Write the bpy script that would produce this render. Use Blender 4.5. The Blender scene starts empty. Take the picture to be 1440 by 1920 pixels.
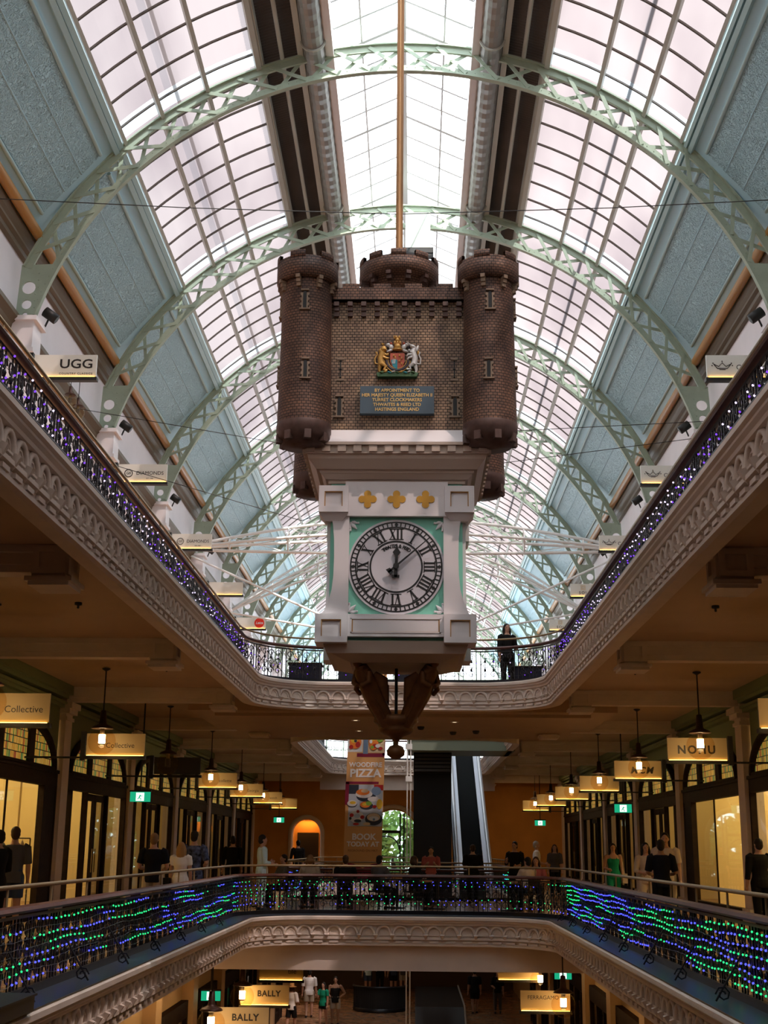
import bpy, math, random
from mathutils import Vector, Matrix
from mathutils.geometry import tessellate_polygon
random.seed(7)
SC = bpy.context.scene
COL = SC.collection
PI = math.pi
V = Vector

# ------------------------------------------------------------------ camera, world, sun, exposure
cam = bpy.data.cameras.new('camera'); cam_o = bpy.data.objects.new('camera', cam); COL.objects.link(cam_o)
cam.sensor_fit = 'HORIZONTAL'; cam.sensor_width = 36; cam.lens = 60.0; cam.clip_end = 500; cam.clip_start = .05
right = V((0.99971131, 0.02216027, 0.00928514)); down = V((0.00335687, 0.25383578, -0.9672415)); fwd = V((-0.02379123, 0.96699344, 0.25368811))
m = Matrix((right, -down, -fwd)).transposed().to_4x4(); m.translation = V((.30, 0, 1.6))
cam_o.matrix_world = m
SC.camera = cam_o
SC.view_settings.view_transform = 'Standard'; SC.view_settings.look = 'None'
SC.view_settings.gamma = 1.0; SC.view_settings.use_curve_mapping = False
SC.view_settings.exposure = 0.4
SC.cycles.max_bounces = 7; SC.cycles.diffuse_bounces = 4; SC.cycles.glossy_bounces = 3
SC.cycles.transmission_bounces = 4; SC.cycles.transparent_max_bounces = 16
SC.cycles.caustics_reflective = False; SC.cycles.caustics_refractive = False
SC.cycles.sample_clamp_indirect = 4.0

world = bpy.data.worlds.new('world'); SC.world = world; world.use_nodes = True
bg = world.node_tree.nodes['Background']; bg.inputs[0].default_value = (.81, .91, 1.0, 1); bg.inputs[1].default_value = 4.0
sun = bpy.data.lights.new('sun', 'SUN'); sun.energy = 14.0; sun.angle = math.radians(.8); sun.color = (1, .95, .89)
sun_o = bpy.data.objects.new('sun', sun); COL.objects.link(sun_o)
sun_o.rotation_euler = V((-.36, .42, -.83)).to_track_quat('-Z', 'Y').to_euler(); sun_o.location = (10, -10, 40)

# ------------------------------------------------------------------ helpers
class MB:
    def __init__(s): s.v = []; s.f = []; s.mi = []; s.sm = []; s.uv = []
    def add(s, vs, fs, mi=0, smooth=False, uvs=None):
        b = len(s.v); s.v += [tuple(p) for p in vs]
        for k, f in enumerate(fs):
            s.f.append(tuple(b + i for i in f)); s.mi.append(mi); s.sm.append(smooth)
            s.uv.append(uvs[k] if uvs else None)
        return s
    def box(s, x0, x1, y0, y1, z0, z1, mi=0):
        vs = [(x, y, z) for x in (x0, x1) for y in (y0, y1) for z in (z0, z1)]
        return s.add(vs, [(0, 1, 3, 2), (4, 6, 7, 5), (0, 4, 5, 1), (2, 3, 7, 6), (0, 2, 6, 4), (1, 5, 7, 3)], mi)
    def bar(s, p, q, w, h, up=(0, 0, 1), mi=0):
        p, q, up = V(p), V(q), V(up); d = (q - p).normalized(); a = d.cross(up)
        if a.length < 1e-5: a = d.cross(V((1, 0, 0)))
        a.normalize(); b = a.cross(d); a = a * w / 2; b = b * h / 2
        vs = [e + i * a + j * b for e in (p, q) for i in (-1, 1) for j in (-1, 1)]
        return s.add(vs, [(0, 1, 3, 2), (4, 6, 7, 5), (0, 4, 5, 1), (2, 3, 7, 6), (0, 2, 6, 4), (1, 5, 7, 3)], mi)
    def tube(s, pts, r, n=8, mi=0, caps=True, closed=False, sq=(1, 1), smooth=True, up=None):
        pts = [V(p) for p in pts]; N = len(pts)
        rs = r if isinstance(r, (list, tuple)) else [r] * N
        vs = []; prev = None
        for i, p in enumerate(pts):
            if closed: t = pts[(i + 1) % N] - pts[i - 1]
            else: t = pts[min(i + 1, N - 1)] - pts[max(i - 1, 0)]
            if t.length < 1e-9: t = V((0, 0, 1))
            t.normalize()
            if prev is None:
                u0 = V(up) if up else (V((0, 0, 1)) if abs(t.z) < .9 else V((1, 0, 0)))
                a = t.cross(u0).normalized()
            else:
                a = prev - t * prev.dot(t)
                a = a.normalized() if a.length > 1e-6 else t.orthogonal().normalized()
            prev = a; b = t.cross(a)
            for k in range(n):
                w = 2 * PI * k / n + (PI / 4 if n == 4 else 0)
                vs.append(p + a * (rs[i] * sq[0] * math.cos(w)) + b * (rs[i] * sq[1] * math.sin(w)))
        fs = []
        for i in range(N if closed else N - 1):
            j = (i + 1) % N
            for k in range(n):
                fs.append((i * n + k, i * n + (k + 1) % n, j * n + (k + 1) % n, j * n + k))
        s.add(vs, fs, mi, smooth and n > 4)
        if caps and not closed:
            s.add(vs[:n], [tuple(range(n))[::-1]], mi); s.add(vs[-n:], [tuple(range(n))], mi)
        return s
    def lathe(s, prof, c=(0, 0, 0), n=24, mi=0, a0=0, a1=2 * PI, uv=False, smooth=True, caps=False):
        full = abs(a1 - a0 - 2 * PI) < 1e-6; M = n if full else n + 1
        vs = [(c[0] + r * math.cos(a0 + (a1 - a0) * k / n), c[1] + r * math.sin(a0 + (a1 - a0) * k / n), c[2] + z) for r, z in prof for k in range(M)]
        fs = []; uvs = []; R = max(r for r, z in prof)
        L = [0]
        for i in range(1, len(prof)): L.append(L[-1] + math.hypot(prof[i][0] - prof[i - 1][0], prof[i][1] - prof[i - 1][1]))
        for i in range(len(prof) - 1):
            for k in range(n):
                k2 = (k + 1) % M
                fs.append((i * M + k, i * M + k2, (i + 1) * M + k2, (i + 1) * M + k))
                u0 = (a1 - a0) * k / n * R; u1 = (a1 - a0) * (k + 1) / n * R
                uvs.append([(u0, L[i]), (u1, L[i]), (u1, L[i + 1]), (u0, L[i + 1])])
        s.add(vs, fs, mi, smooth, uvs if uv else None)
        if caps:
            s.add(vs[:M], [tuple(range(M))[::-1]], mi); s.add(vs[-M:], [tuple(range(M))], mi)
        return s
    def ell(s, c, r, nu=12, nv=8, mi=0, mat=None):
        r = (r, r, r) if not isinstance(r, (tuple, list)) else r
        vs = [V((0, 0, r[2]))]
        for j in range(1, nv):
            t = PI * j / nv
            for k in range(nu): vs.append(V((r[0] * math.sin(t) * math.cos(2 * PI * k / nu), r[1] * math.sin(t) * math.sin(2 * PI * k / nu), r[2] * math.cos(t))))
        vs.append(V((0, 0, -r[2])))
        if mat: vs = [mat @ p for p in vs]
        vs = [p + V(c) for p in vs]
        fs = [(0, 1 + k, 1 + (k + 1) % nu) for k in range(nu)]
        for j in range(nv - 2):
            for k in range(nu): fs.append((1 + j * nu + k, 1 + (j + 1) * nu + k, 1 + (j + 1) * nu + (k + 1) % nu, 1 + j * nu + (k + 1) % nu))
        l = len(vs) - 1; o = 1 + (nv - 2) * nu
        fs += [(l, o + (k + 1) % nu, o + k) for k in range(nu)]
        return s.add(vs, fs, mi, True)
    def prism(s, poly, o, ux, uy, depth, mi=0, holes=()):
        # poly in the plane (ux, uy) at o, pushed along the normal by depth
        o, ux, uy = V(o), V(ux), V(uy); nn = ux.cross(uy).normalized() * depth
        loops = [poly] + list(holes); flat = [p for l in loops for p in l]
        A = [o + ux * p[0] + uy * p[1] for p in flat]; B = [p + nn for p in A]; n = len(flat)
        if holes or len(poly) > 4:
            tri = tessellate_polygon([[V((p[0], p[1], 0)) for p in l] for l in loops])
            fs = [tuple(t) for t in tri] + [tuple(i + n for i in t[::-1]) for t in tri]
        else:
            fs = [tuple(range(n))[::-1], tuple(range(n, 2 * n))]
        b = 0
        for l in loops:
            k = len(l)
            for i in range(k): fs.append((b + i, b + (i + 1) % k, b + (i + 1) % k + n, b + i + n))
            b += k
        return s.add(A + B, fs, mi)
    def sweep(s, path, prof, mi=0, closed_prof=True, closed=False):
        # path: (x, y, nx, ny), prof: (offset along n, z)
        P = len(prof); N = len(path)
        vs = [(x + nx * o, y + ny * o, z) for x, y, nx, ny in path for o, z in prof]
        fs = []
        for i in range(N if closed else N - 1):
            j = (i + 1) % N
            for k in range(P if closed_prof else P - 1):
                k2 = (k + 1) % P
                fs.append((i * P + k, i * P + k2, j * P + k2, j * P + k))
        s.add(vs, fs, mi)
        if closed_prof and not closed:
            s.add(vs[:P], [tuple(range(P))], mi); s.add(vs[-P:], [tuple(range(P))[::-1]], mi)
        return s
    def mesh(s, name, mats):
        me = bpy.data.meshes.new(name); me.from_pydata(s.v, [], s.f)
        mats = mats if isinstance(mats, (list, tuple)) else [mats]
        for mt in mats: me.materials.append(mt)
        me.polygons.foreach_set('material_index', s.mi); me.polygons.foreach_set('use_smooth', s.sm)
        if any(u is not None for u in s.uv):
            l = me.uv_layers.new(name='UVMap'); i = 0
            for f, u in zip(s.f, s.uv):
                for k in range(len(f)):
                    l.data[i].uv = u[k] if u else (s.v[f[k]][0] + s.v[f[k]][1], s.v[f[k]][2]); i += 1
        me.update(); return me
    def build(s, name, mats, parent=None):
        o = bpy.data.objects.new(name, s.mesh(name, mats)); COL.objects.link(o)
        if parent is not None: adopt(o, parent)
        return o

def adopt(o, parent):
    """parent o, whose mesh is written in world coordinates, under an object (keeps it where it is)"""
    o.parent = parent
    w = Matrix(); p = parent
    chain = []
    while p is not None: chain.append(p); p = p.parent
    for p in reversed(chain): w = w @ p.matrix_parent_inverse @ Matrix.LocRotScale(p.location, p.rotation_euler, p.scale)
    o.matrix_parent_inverse = w.inverted()

def tag(o, label, cat, group=None, kind=None):
    o['label'] = label; o['category'] = cat
    if group: o['group'] = group
    if kind: o['kind'] = kind
    return o
def thing(name, loc, label, cat, group=None, rz=0):
    o = bpy.data.objects.new(name, None); COL.objects.link(o); o.location = loc; o.rotation_euler = (0, 0, rz)
    o.empty_display_size = .1
    return tag(o, label, cat, group)
def struct(name, mb, mats):
    o = mb.build(name, mats); o['kind'] = 'structure'; return o
def kids(o):
    return KIDS.get(o.name) or [c for c in bpy.data.objects if c.parent == o]
KIDS = {}
def dup(root, loc, rz=None, label=None, group=None):
    """a copy of a thing with copies of its parts and sub-parts (mesh data shared)"""
    r = root.copy(); COL.objects.link(r); r.location = loc
    if rz is not None: r.rotation_euler = (0, 0, rz)
    if label: r['label'] = label
    if group: r['group'] = group
    def rec(a, b):
        if a.name not in KIDS: KIDS[a.name] = [c for c in bpy.data.objects if c.parent == a]
        for c in KIDS[a.name]:
            d = c.copy(); COL.objects.link(d); d.parent = b; rec(c, d)
    rec(root, r)
    return r

# ---- materials
MATS = {}
def mat(name, col, rough=.6, metal=0., var=0., scale=6., emit=0., bump=0., bscale=40., spec=.4):
    if name in MATS: return MATS[name]
    mt = bpy.data.materials.new(name); mt.use_nodes = True; nt = mt.node_tree; b = nt.nodes['Principled BSDF']
    c = (*col, 1) if len(col) == 3 else col
    b.inputs['Base Color'].default_value = c; b.inputs['Roughness'].default_value = rough; b.inputs['Metallic'].default_value = metal
    b.inputs['Specular IOR Level'].default_value = spec
    if emit:
        b.inputs['Emission Color'].default_value = c; b.inputs['Emission Strength'].default_value = emit
    if var or bump:
        tc = nt.nodes.new('ShaderNodeTexCoord')
        if var:
            n = nt.nodes.new('ShaderNodeTexNoise'); n.inputs['Scale'].default_value = scale; n.inputs['Detail'].default_value = 4
            r = nt.nodes.new('ShaderNodeMapRange'); r.inputs['From Min'].default_value = .3; r.inputs['From Max'].default_value = .7
            r.inputs['To Min'].default_value = 1 - var; r.inputs['To Max'].default_value = 1 + var
            mx = nt.nodes.new('ShaderNodeMix'); mx.data_type = 'RGBA'; mx.blend_type = 'MULTIPLY'; mx.inputs[0].default_value = 1
            mx.inputs[6].default_value = c
            nt.links.new(tc.outputs['Object'], n.inputs['Vector']); nt.links.new(n.outputs['Fac'], r.inputs['Value'])
            nt.links.new(r.outputs['Result'], mx.inputs[7]); nt.links.new(mx.outputs[2], b.inputs['Base Color'])
        if bump:
            n2 = nt.nodes.new('ShaderNodeTexNoise'); n2.inputs['Scale'].default_value = bscale
            bp = nt.nodes.new('ShaderNodeBump'); bp.inputs['Strength'].default_value = bump; bp.inputs['Distance'].default_value = .02
            nt.links.new(tc.outputs['Object'], n2.inputs['Vector']); nt.links.new(n2.outputs['Fac'], bp.inputs['Height']); nt.links.new(bp.outputs['Normal'], b.inputs['Normal'])
    MATS[name] = mt; return mt
def emis(name, col, strength, sampled=True):
    if name in MATS: return MATS[name]
    mt = bpy.data.materials.new(name); mt.use_nodes = True; nt = mt.node_tree
    nt.nodes.remove(nt.nodes['Principled BSDF']); e = nt.nodes.new('ShaderNodeEmission')
    e.inputs[0].default_value = (*col, 1); e.inputs[1].default_value = strength
    nt.links.new(e.outputs[0], nt.nodes['Material Output'].inputs[0])
    if not sampled: mt.cycles.emission_sampling = 'NONE'
    MATS[name] = mt; return mt
def pane(name, tint=(1, 1, 1), trans=1., refl=.12, rough=.02):
    """thin sheet glass: see-through plus a mirror layer that grows at grazing angles"""
    if name in MATS: return MATS[name]
    mt = bpy.data.materials.new(name); mt.use_nodes = True; nt = mt.node_tree
    nt.nodes.remove(nt.nodes['Principled BSDF']); o = nt.nodes['Material Output']
    t = nt.nodes.new('ShaderNodeBsdfTransparent'); t.inputs[0].default_value = (*[c * trans for c in tint], 1)
    g = nt.nodes.new('ShaderNodeBsdfGlossy'); g.inputs['Roughness'].default_value = rough
    lw = nt.nodes.new('ShaderNodeLayerWeight'); lw.inputs[0].default_value = .5
    pw = nt.nodes.new('ShaderNodeMath'); pw.operation = 'POWER'; pw.inputs[1].default_value = 4.5; ma = nt.nodes.new('ShaderNodeMath'); ma.operation = 'MULTIPLY_ADD'; ma.inputs[1].default_value = refl * 9; ma.inputs[2].default_value = refl * .5; ma.use_clamp = True
    nt.links.new(lw.outputs['Facing'], pw.inputs[0]); nt.links.new(pw.outputs[0], ma.inputs[0])
    mx = nt.nodes.new('ShaderNodeMixShader')
    nt.links.new(ma.outputs[0], mx.inputs[0]); nt.links.new(t.outputs[0], mx.inputs[1]); nt.links.new(g.outputs[0], mx.inputs[2]); nt.links.new(mx.outputs[0], o.inputs[0])
    MATS[name] = mt; return mt
def roofglass(name, tint, dirt, clear, milk=.09):
    """old roof glass: part clear, part milky with grime and sun-faded tint"""
    mt = bpy.data.materials.new(name); mt.use_nodes = True; nt = mt.node_tree
    nt.nodes.remove(nt.nodes['Principled BSDF']); o = nt.nodes['Material Output']; L = nt.links.new
    tc = nt.nodes.new('ShaderNodeTexCoord')
    n = nt.nodes.new('ShaderNodeTexNoise'); n.inputs['Scale'].default_value = .45; n.inputs['Detail'].default_value = 3
    mp = nt.nodes.new('ShaderNodeMapping'); mp.inputs['Scale'].default_value = (1, .35, 1)
    L(tc.outputs['Object'], mp.inputs[0]); L(mp.outputs[0], n.inputs['Vector'])
    cr = nt.nodes.new('ShaderNodeValToRGB'); e = cr.color_ramp.elements
    e[0].position = .36; e[0].color = (*dirt, 1); e[1].position = .62; e[1].color = (*tint, 1)
    L(n.outputs['Fac'], cr.inputs[0])
    t = nt.nodes.new('ShaderNodeBsdfTransparent'); tl = nt.nodes.new('ShaderNodeBsdfTranslucent'); mx = nt.nodes.new('ShaderNodeMixShader')
    mx.inputs[0].default_value = 1 - clear
    ml = nt.nodes.new('ShaderNodeMix'); ml.data_type = 'RGBA'; ml.blend_type = 'MULTIPLY'; ml.inputs[0].default_value = 1; ml.inputs[7].default_value = (milk, milk, milk, 1)
    L(cr.outputs[0], ml.inputs[6]); L(cr.outputs[0], t.inputs[0]); L(ml.outputs[2], tl.inputs[0]); L(t.outputs[0], mx.inputs[1]); L(tl.outputs[0], mx.inputs[2]); L(mx.outputs[0], o.inputs[0])
    return mt
def brickmat(name, c1, c2, mortar, w, h, uv=True, rough=.55, metal=.25):
    mt = bpy.data.materials.new(name); mt.use_nodes = True; nt = mt.node_tree; b = nt.nodes['Principled BSDF']; L = nt.links.new
    tc = nt.nodes.new('ShaderNodeTexCoord')
    br = nt.nodes.new('ShaderNodeTexBrick'); br.inputs['Scale'].default_value = 1; br.inputs['Brick Width'].default_value = w; br.inputs['Row Height'].default_value = h
    br.inputs['Mortar Size'].default_value = h * .13; br.inputs['Mortar Smooth'].default_value = .35; br.inputs['Bias'].default_value = -.1
    br.inputs['Color1'].default_value = (*c1, 1); br.inputs['Color2'].default_value = (*c2, 1); br.inputs['Mortar'].default_value = (*mortar, 1)
    L(tc.outputs['UV'], br.inputs['Vector'])
    n = nt.nodes.new('ShaderNodeTexNoise'); n.inputs['Scale'].default_value = 3.5; n.inputs['Detail'].default_value = 5; L(tc.outputs['Object'], n.inputs['Vector'])
    mr = nt.nodes.new('ShaderNodeValToRGB'); e = mr.color_ramp.elements; e[0].position = .3; e[0].color = (.55, .46, .46, 1); e[1].position = .72; e[1].color = (1.4, 1.25, 1.05, 1)
    L(n.outputs['Fac'], mr.inputs[0])
    mx = nt.nodes.new('ShaderNodeMix'); mx.data_type = 'RGBA'; mx.blend_type = 'MULTIPLY'; mx.inputs[0].default_value = 1
    L(br.outputs['Color'], mx.inputs[6]); L(mr.outputs[0], mx.inputs[7]); L(mx.outputs[2], b.inputs['Base Color'])
    iv = nt.nodes.new('ShaderNodeMath'); iv.operation = 'SUBTRACT'; iv.inputs[0].default_value = 1; L(br.outputs['Fac'], iv.inputs[1])
    bp = nt.nodes.new('ShaderNodeBump'); bp.inputs['Strength'].default_value = .9; bp.inputs['Distance'].default_value = .012; L(iv.outputs[0], bp.inputs['Height']); L(bp.outputs[0], b.inputs['Normal'])
    b.inputs['Roughness'].default_value = rough; b.inputs['Metallic'].default_value = metal
    return mt

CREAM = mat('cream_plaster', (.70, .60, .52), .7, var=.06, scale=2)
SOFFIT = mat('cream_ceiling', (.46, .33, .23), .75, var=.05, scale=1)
WHITEW = mat('white_wall', (.84, .81, .84), .7, var=.04, scale=1)
WHITE = mat('white_paint', (.82, .80, .82), .5)
SAGE = mat('sage_green_steel', (.37, .45, .35), .45, var=.07, scale=3)
BROWNM = mat('brown_moulding', (.13, .10, .06), .5)
GOLDP = mat('ochre_pipe', (.42, .21, .05), .4)
WOOD = mat('red_brown_wood', (.09, .03, .02), .42, var=.2, scale=8, spec=.25)
BRASS = mat('aged_brass', (.30, .22, .12), .45, .6)
IRON = mat('black_iron', (.012, .012, .016), .35, .3)
TIMBER = mat('dark_timber', (.022, .013, .009), .7, var=.25, scale=6, spec=.1)
GREENW = mat('green_wall', (.16, .20, .09), .6)
GOLD = mat('gold_leaf', (.62, .35, .07), .35, .6)
BLACK = mat('black_paint', (.012, .012, .012), .5)
SLATE = mat('slate_ledge', (.025, .032, .045), .35)
STEELW = mat('white_steel', (.85, .86, .84), .4)
ALU = mat('grey_metal', (.35, .37, .38), .4, .4)
SHOPW = mat('shop_wall', (.82, .66, .34), .7)
FLOORM = mat('tiled_floor', (.32, .17, .09), .25, var=.25, scale=3)
DARKGREY = mat('dark_grey', (.05, .05, .05), .6)
SHOPGLASS = pane('shop_glass', (.93, .96, .93), 1., .07)
GLOBE = pane('globe_glass', (1, .90, .74), .95, .03, .06)
WINGLASS = pane('window_glass', (.9, 1, .95), 1., .05)
WARMLED = emis('warm_led', (1, .55, .12), 6.)
BULBHOT = emis('lamp_filament', (1, .72, .38), 30., False)

# ---- text: built-in font turned into a thin mesh
TMP = bpy.data.scenes.new('tmp_convert')
def evalmesh(ob):
    TMP.collection.objects.link(ob); vl = TMP.view_layers[0]; vl.update(); dg = vl.depsgraph
    me = bpy.data.meshes.new_from_object(ob.evaluated_get(dg)); TMP.collection.objects.unlink(ob)
    return me
def textverts(body, size, bold=0., squash=1., depth=.004, spacing=1., shear=0.):
    c = bpy.data.curves.new('t', 'FONT'); c.body = body; c.size = size; c.align_x = 'CENTER'; c.align_y = 'CENTER'
    c.offset = bold; c.extrude = depth; c.resolution_u = 3; c.space_character = spacing; c.shear = shear
    ob = bpy.data.objects.new('t', c); me = evalmesh(ob)
    vs = [v.co.copy() for v in me.vertices]; fs = [tuple(p.vertices) for p in me.polygons]
    for v in vs: v.x *= squash
    bpy.data.objects.remove(ob); bpy.data.curves.remove(c); bpy.data.meshes.remove(me)
    return vs, fs
def text_on(mb, body, size, o, ux=(1, 0, 0), uy=(0, 0, 1), mi=0, **k):
    vs, fs = textverts(body, size, **k); o, ux, uy = V(o), V(ux), V(uy); n = ux.cross(uy)
    mb.add([o + ux * v.x + uy * v.y + n * v.z for v in vs], fs, mi)
def octa(mb, c, r, mi=0):
    x, y, z = c
    vs = [(x + r, y, z), (x - r, y, z), (x, y + r, z), (x, y - r, z), (x, y, z + r), (x, y, z - r)]
    mb.add(vs, [(0, 2, 4), (2, 1, 4), (1, 3, 4), (3, 0, 4), (2, 0, 5), (1, 2, 5), (3, 1, 5), (0, 3, 5)], mi, True)
def point(loc, power, col=(1, .62, .28), r=.06):
    l = bpy.data.lights.new('lamp_light', 'POINT'); l.energy = power; l.color = col; l.shadow_soft_size = r
    o = bpy.data.objects.new('lamp_light', l); COL.objects.link(o); o.location = loc; return o
def area(loc, sx, sy, power, col=(1, .75, .36), rot=(0, 0, 0)):
    l = bpy.data.lights.new('ceiling_or_fill_light', 'AREA'); l.shape = 'RECTANGLE'; l.size = sx; l.size_y = sy; l.energy = power; l.color = col
    o = bpy.data.objects.new('ceiling_or_fill_light', l); COL.objects.link(o); o.location = loc; o.rotation_euler = rot; return o
# ------------------------------------------------------------------ the setting
RX, LEDGE, WX = 3.85, .45, 8.2            # rail line, ledge overhang, shop wall line
Y0, YF, YB, YE, YW = 2.0, 32.5, 41.0, 62.0, 72.0
H2, H0, BAY = 5.6, -5.6, 7.55
COLY = [8.5 + BAY * k for k in range(9)]    # column lines of the galleries
MIDY = [12.28 + BAY * k for k in range(8)]  # bay centres
ARCHY = [-4.8 + BAY * k for k in range(15)] # roof arches
def arc(cx, cy, R, a0, a1, n):
    return [(cx + R * math.cos(a0 + (a1 - a0) * k / n), cy + R * math.sin(a0 + (a1 - a0) * k / n), -math.cos(a0 + (a1 - a0) * k / n), -math.sin(a0 + (a1 - a0) * k / n)) for k in range(n + 1)]
RC = 2.0
def upath():
    return [(-RX, Y0, 1, 0)] + arc(-RX + RC, YF - RC, RC, PI, PI / 2, 10) + arc(RX - RC, YF - RC, RC, PI / 2, 0, 10) + [(RX, Y0, -1, 0)]
def path2():
    p = arc(-RX + RC, YE - RC, RC, PI, PI / 2, 8) + arc(RX - RC, YE - RC, RC, PI / 2, 0, 8) + arc(RX - RC, YB + RC, RC, 0, -PI / 2, 8) + arc(-RX + RC, YB + RC, RC, -PI / 2, -PI, 8)
    return p + [p[0]]
class Path:
    def __init__(s, p):
        s.p = p; s.L = [0]
        for a, b in zip(p, p[1:]): s.L.append(s.L[-1] + math.hypot(b[0] - a[0], b[1] - a[1]))
    def at(s, d):
        d = max(0, min(d, s.L[-1] - 1e-6)); i = 0
        while s.L[i + 1] < d: i += 1
        t = (d - s.L[i]) / (s.L[i + 1] - s.L[i]); a, b = s.p[i], s.p[i + 1]
        n = V((a[2] + (b[2] - a[2]) * t, a[3] + (b[3] - a[3]) * t, 0)).normalized()
        return V((a[0] + (b[0] - a[0]) * t, a[1] + (b[1] - a[1]) * t, 0)), n
    def sub(s, d0, d1, step=.5):
        ds = sorted({d0, d1} | {l for l in s.L if d0 < l < d1})
        return [(p.x, p.y, n.x, n.y) for p, n in map(s.at, ds)]
UP = Path(upath()); P2 = Path(path2())
SL = YF - RC - Y0; ARCL = UP.L[11] - UP.L[1]; FARL = 2 * RX - 2 * RC
D1, D2 = SL, SL + 2 * ARCL + FARL           # where the far run (with its two bends) starts and ends

def slab(name, z, th, mt):
    mb = MB(); a, b = z - th, z
    mb.box(-WX - 4, -RX, -8, YW, a, b); mb.box(RX, WX + 4, -8, YW, a, b)
    mb.box(-RX, RX, -8, Y0, a, b); mb.box(-RX, RX, YF, YB, a, b); mb.box(-RX, RX, YE, YW, a, b)
    def corner(cx, cy, a0, a1, px, py):
        pts = [(px, py)] + [(q[0], q[1]) for q in arc(cx, cy, RC, a0, a1, 10)]
        mb.prism(pts, (0, 0, a), (1, 0, 0), (0, 1, 0), b - a)
    corner(-RX + RC, YF - RC, PI, PI / 2, -RX, YF); corner(RX - RC, YF - RC, PI / 2, 0, RX, YF)
    corner(-RX + RC, YE - RC, PI, PI / 2, -RX, YE); corner(RX - RC, YE - RC, PI / 2, 0, RX, YE)
    corner(RX - RC, YB + RC, 0, -PI / 2, RX, YB); corner(-RX + RC, YB + RC, -PI / 2, -PI, -RX, YB)
    return struct(name, mb, mt)
slab('floor', 0, .12, FLOORM); slab('floor', H2, .12, FLOORM)
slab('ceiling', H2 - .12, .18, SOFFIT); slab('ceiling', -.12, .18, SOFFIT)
mb = MB(); mb.box(-WX - 4, WX + 4, -8, 84, H0 - .2, H0); struct('floor', mb, FLOORM)

PROF = [(-.10, .03), (.42, .02), (.45, -.01), (.45, -.07), (.41, -.09), (.41, -.12), (.37, -.15), (.36, -.19), (.30, -.20), (.30, -.46), (.34, -.47), (.34, -.52), (.28, -.54),
        (.27, -.60), (.30, -.61), (.30, -.66), (.24, -.68), (.06, -.68), (.06, -.3), (-.10, -.3)]
def cornice(path, z, d0, d1, name='trim'):
    mb = MB(); prof = [(o, zz + z) for o, zz in PROF]
    mb.sweep(path.sub(d0, d1), prof)
    # dark lead ledge is material 1: top and nose
    n = round((d1 - d0) / .40); st = (d1 - d0) / n
    for k in range(n):
        s = d0 + (k + .5) * st; p, nn = path.at(s); t = V((-nn.y, nn.x, 0))
        def W(a, o, zz): return p + t * a + nn * o + V((0, 0, z + zz))
        pts = [W(.165 * math.cos(w), .315, -.405 + .19 * math.sin(w)) for w in [PI * i / 8 for i in range(9)]]
        mb.tube(pts, .036, 5, sq=(1, 1), caps=False, up=nn)
        pts = [W(.10 * math.cos(w), .305, -.405 + .12 * math.sin(w)) for w in [PI * i / 5 for i in range(6)]]
        mb.tube(pts, .014, 4, caps=False, up=nn)
        mb.bar(W(-.12, .31, -.42), W(.12, .31, -.42), .05, .025)
        # pointed corbel between two arches
        q0 = W(.2, .30, -.36); a = [W(.2 - .07, .30, -.38), W(.2 + .07, .30, -.38), W(.2 + .045, .40, -.42), W(.2 - .045, .40, -.42), W(.2, .31, -.56)]
        mb.add(a, [(0, 1, 2, 3), (3, 2, 4), (0, 3, 4), (1, 4, 2), (0, 4, 1)])
        # dentil
        mb.bar(W(-.11, .285, -.575), W(.11, .285, -.575), .07, .05)
    o = struct(name, mb, CREAM)
    return o
for z in (H2, 0):
    cornice(UP, z, 0, D1); cornice(UP, z, D1, D2); cornice(UP, z, D2, UP.L[-1] - .001)
    mb = MB(); mb.sweep(UP.sub(0, UP.L[-1]), [(-.12, z + .045), (.43, z + .035), (.43, z + .02), (-.12, z + .02)]); struct('trim', mb, SLATE)
cornice(P2, H2, 0, P2.L[-1] * .999)
mb = MB(); mb.sweep(P2.sub(0, P2.L[-1]), [(-.1, .03), (.3, .02), (.3, -.5), (-.1, -.5)]); struct('trim', mb, CREAM)
# deep plain beam under the far edge of the middle floor, and the lower second soffit of the deck above
mb = MB(); mb.box(-5.6, 5.6, YF - .12, YF + .35, -1.25, -.3); struct('trim', mb, CREAM)
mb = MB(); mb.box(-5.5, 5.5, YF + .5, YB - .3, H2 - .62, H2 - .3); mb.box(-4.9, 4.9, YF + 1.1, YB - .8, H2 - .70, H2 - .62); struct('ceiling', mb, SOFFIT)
mb = MB(); mb.box(-RX - .3, RX + .3, YE + .1, YE + .4, H2 - 1.35, H2 - .3); struct('trim', mb, CREAM)

# gallery beams under both upper floors, each ending in a panelled bracket block
def beam(side, y, z):
    mb = MB(); s = side
    X = lambda a: s * a
    def bx(a, b, y0, y1, z0, z1): mb.box(min(X(a), X(b)), max(X(a), X(b)), y0, y1, z0, z1)
    bx(4.35, WX, y - .22, y + .22, z - .55, z - .28); bx(4.35, WX, y - .27, y + .27, z - .40, z - .28); bx(4.35, WX, y - .16, y + .16, z - .64, z - .55)
    bx(4.12, 4.55, y - .26, y + .26, z - .72, z - .28)
    # panel sunk in the bracket faces (raised frame)
    for (y0, y1, z0, z1) in ((-.26, -.16, -.68, -.32), (.16, .26, -.68, -.32), (-.16, .16, -.68, -.60), (-.16, .16, -.40, -.32)):
        bx(4.08, 4.12, y + y0, y + y1, z + z0, z + z1)
    for (a, b, z0, z1) in ((4.12, 4.20, -.68, -.32), (4.46, 4.55, -.68, -.32), (4.2, 4.46, -.68, -.60), (4.2, 4.46, -.40, -.32)):
        bx(a, b, y - .29, y - .26, z + z0, z + z1)
    bx(4.02, 4.62, y - .33, y + .33, z - .78, z - .72); bx(4.06, 4.58, y - .30, y + .30, z - .83, z - .78)
    return struct('trim', mb, CREAM)
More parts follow.
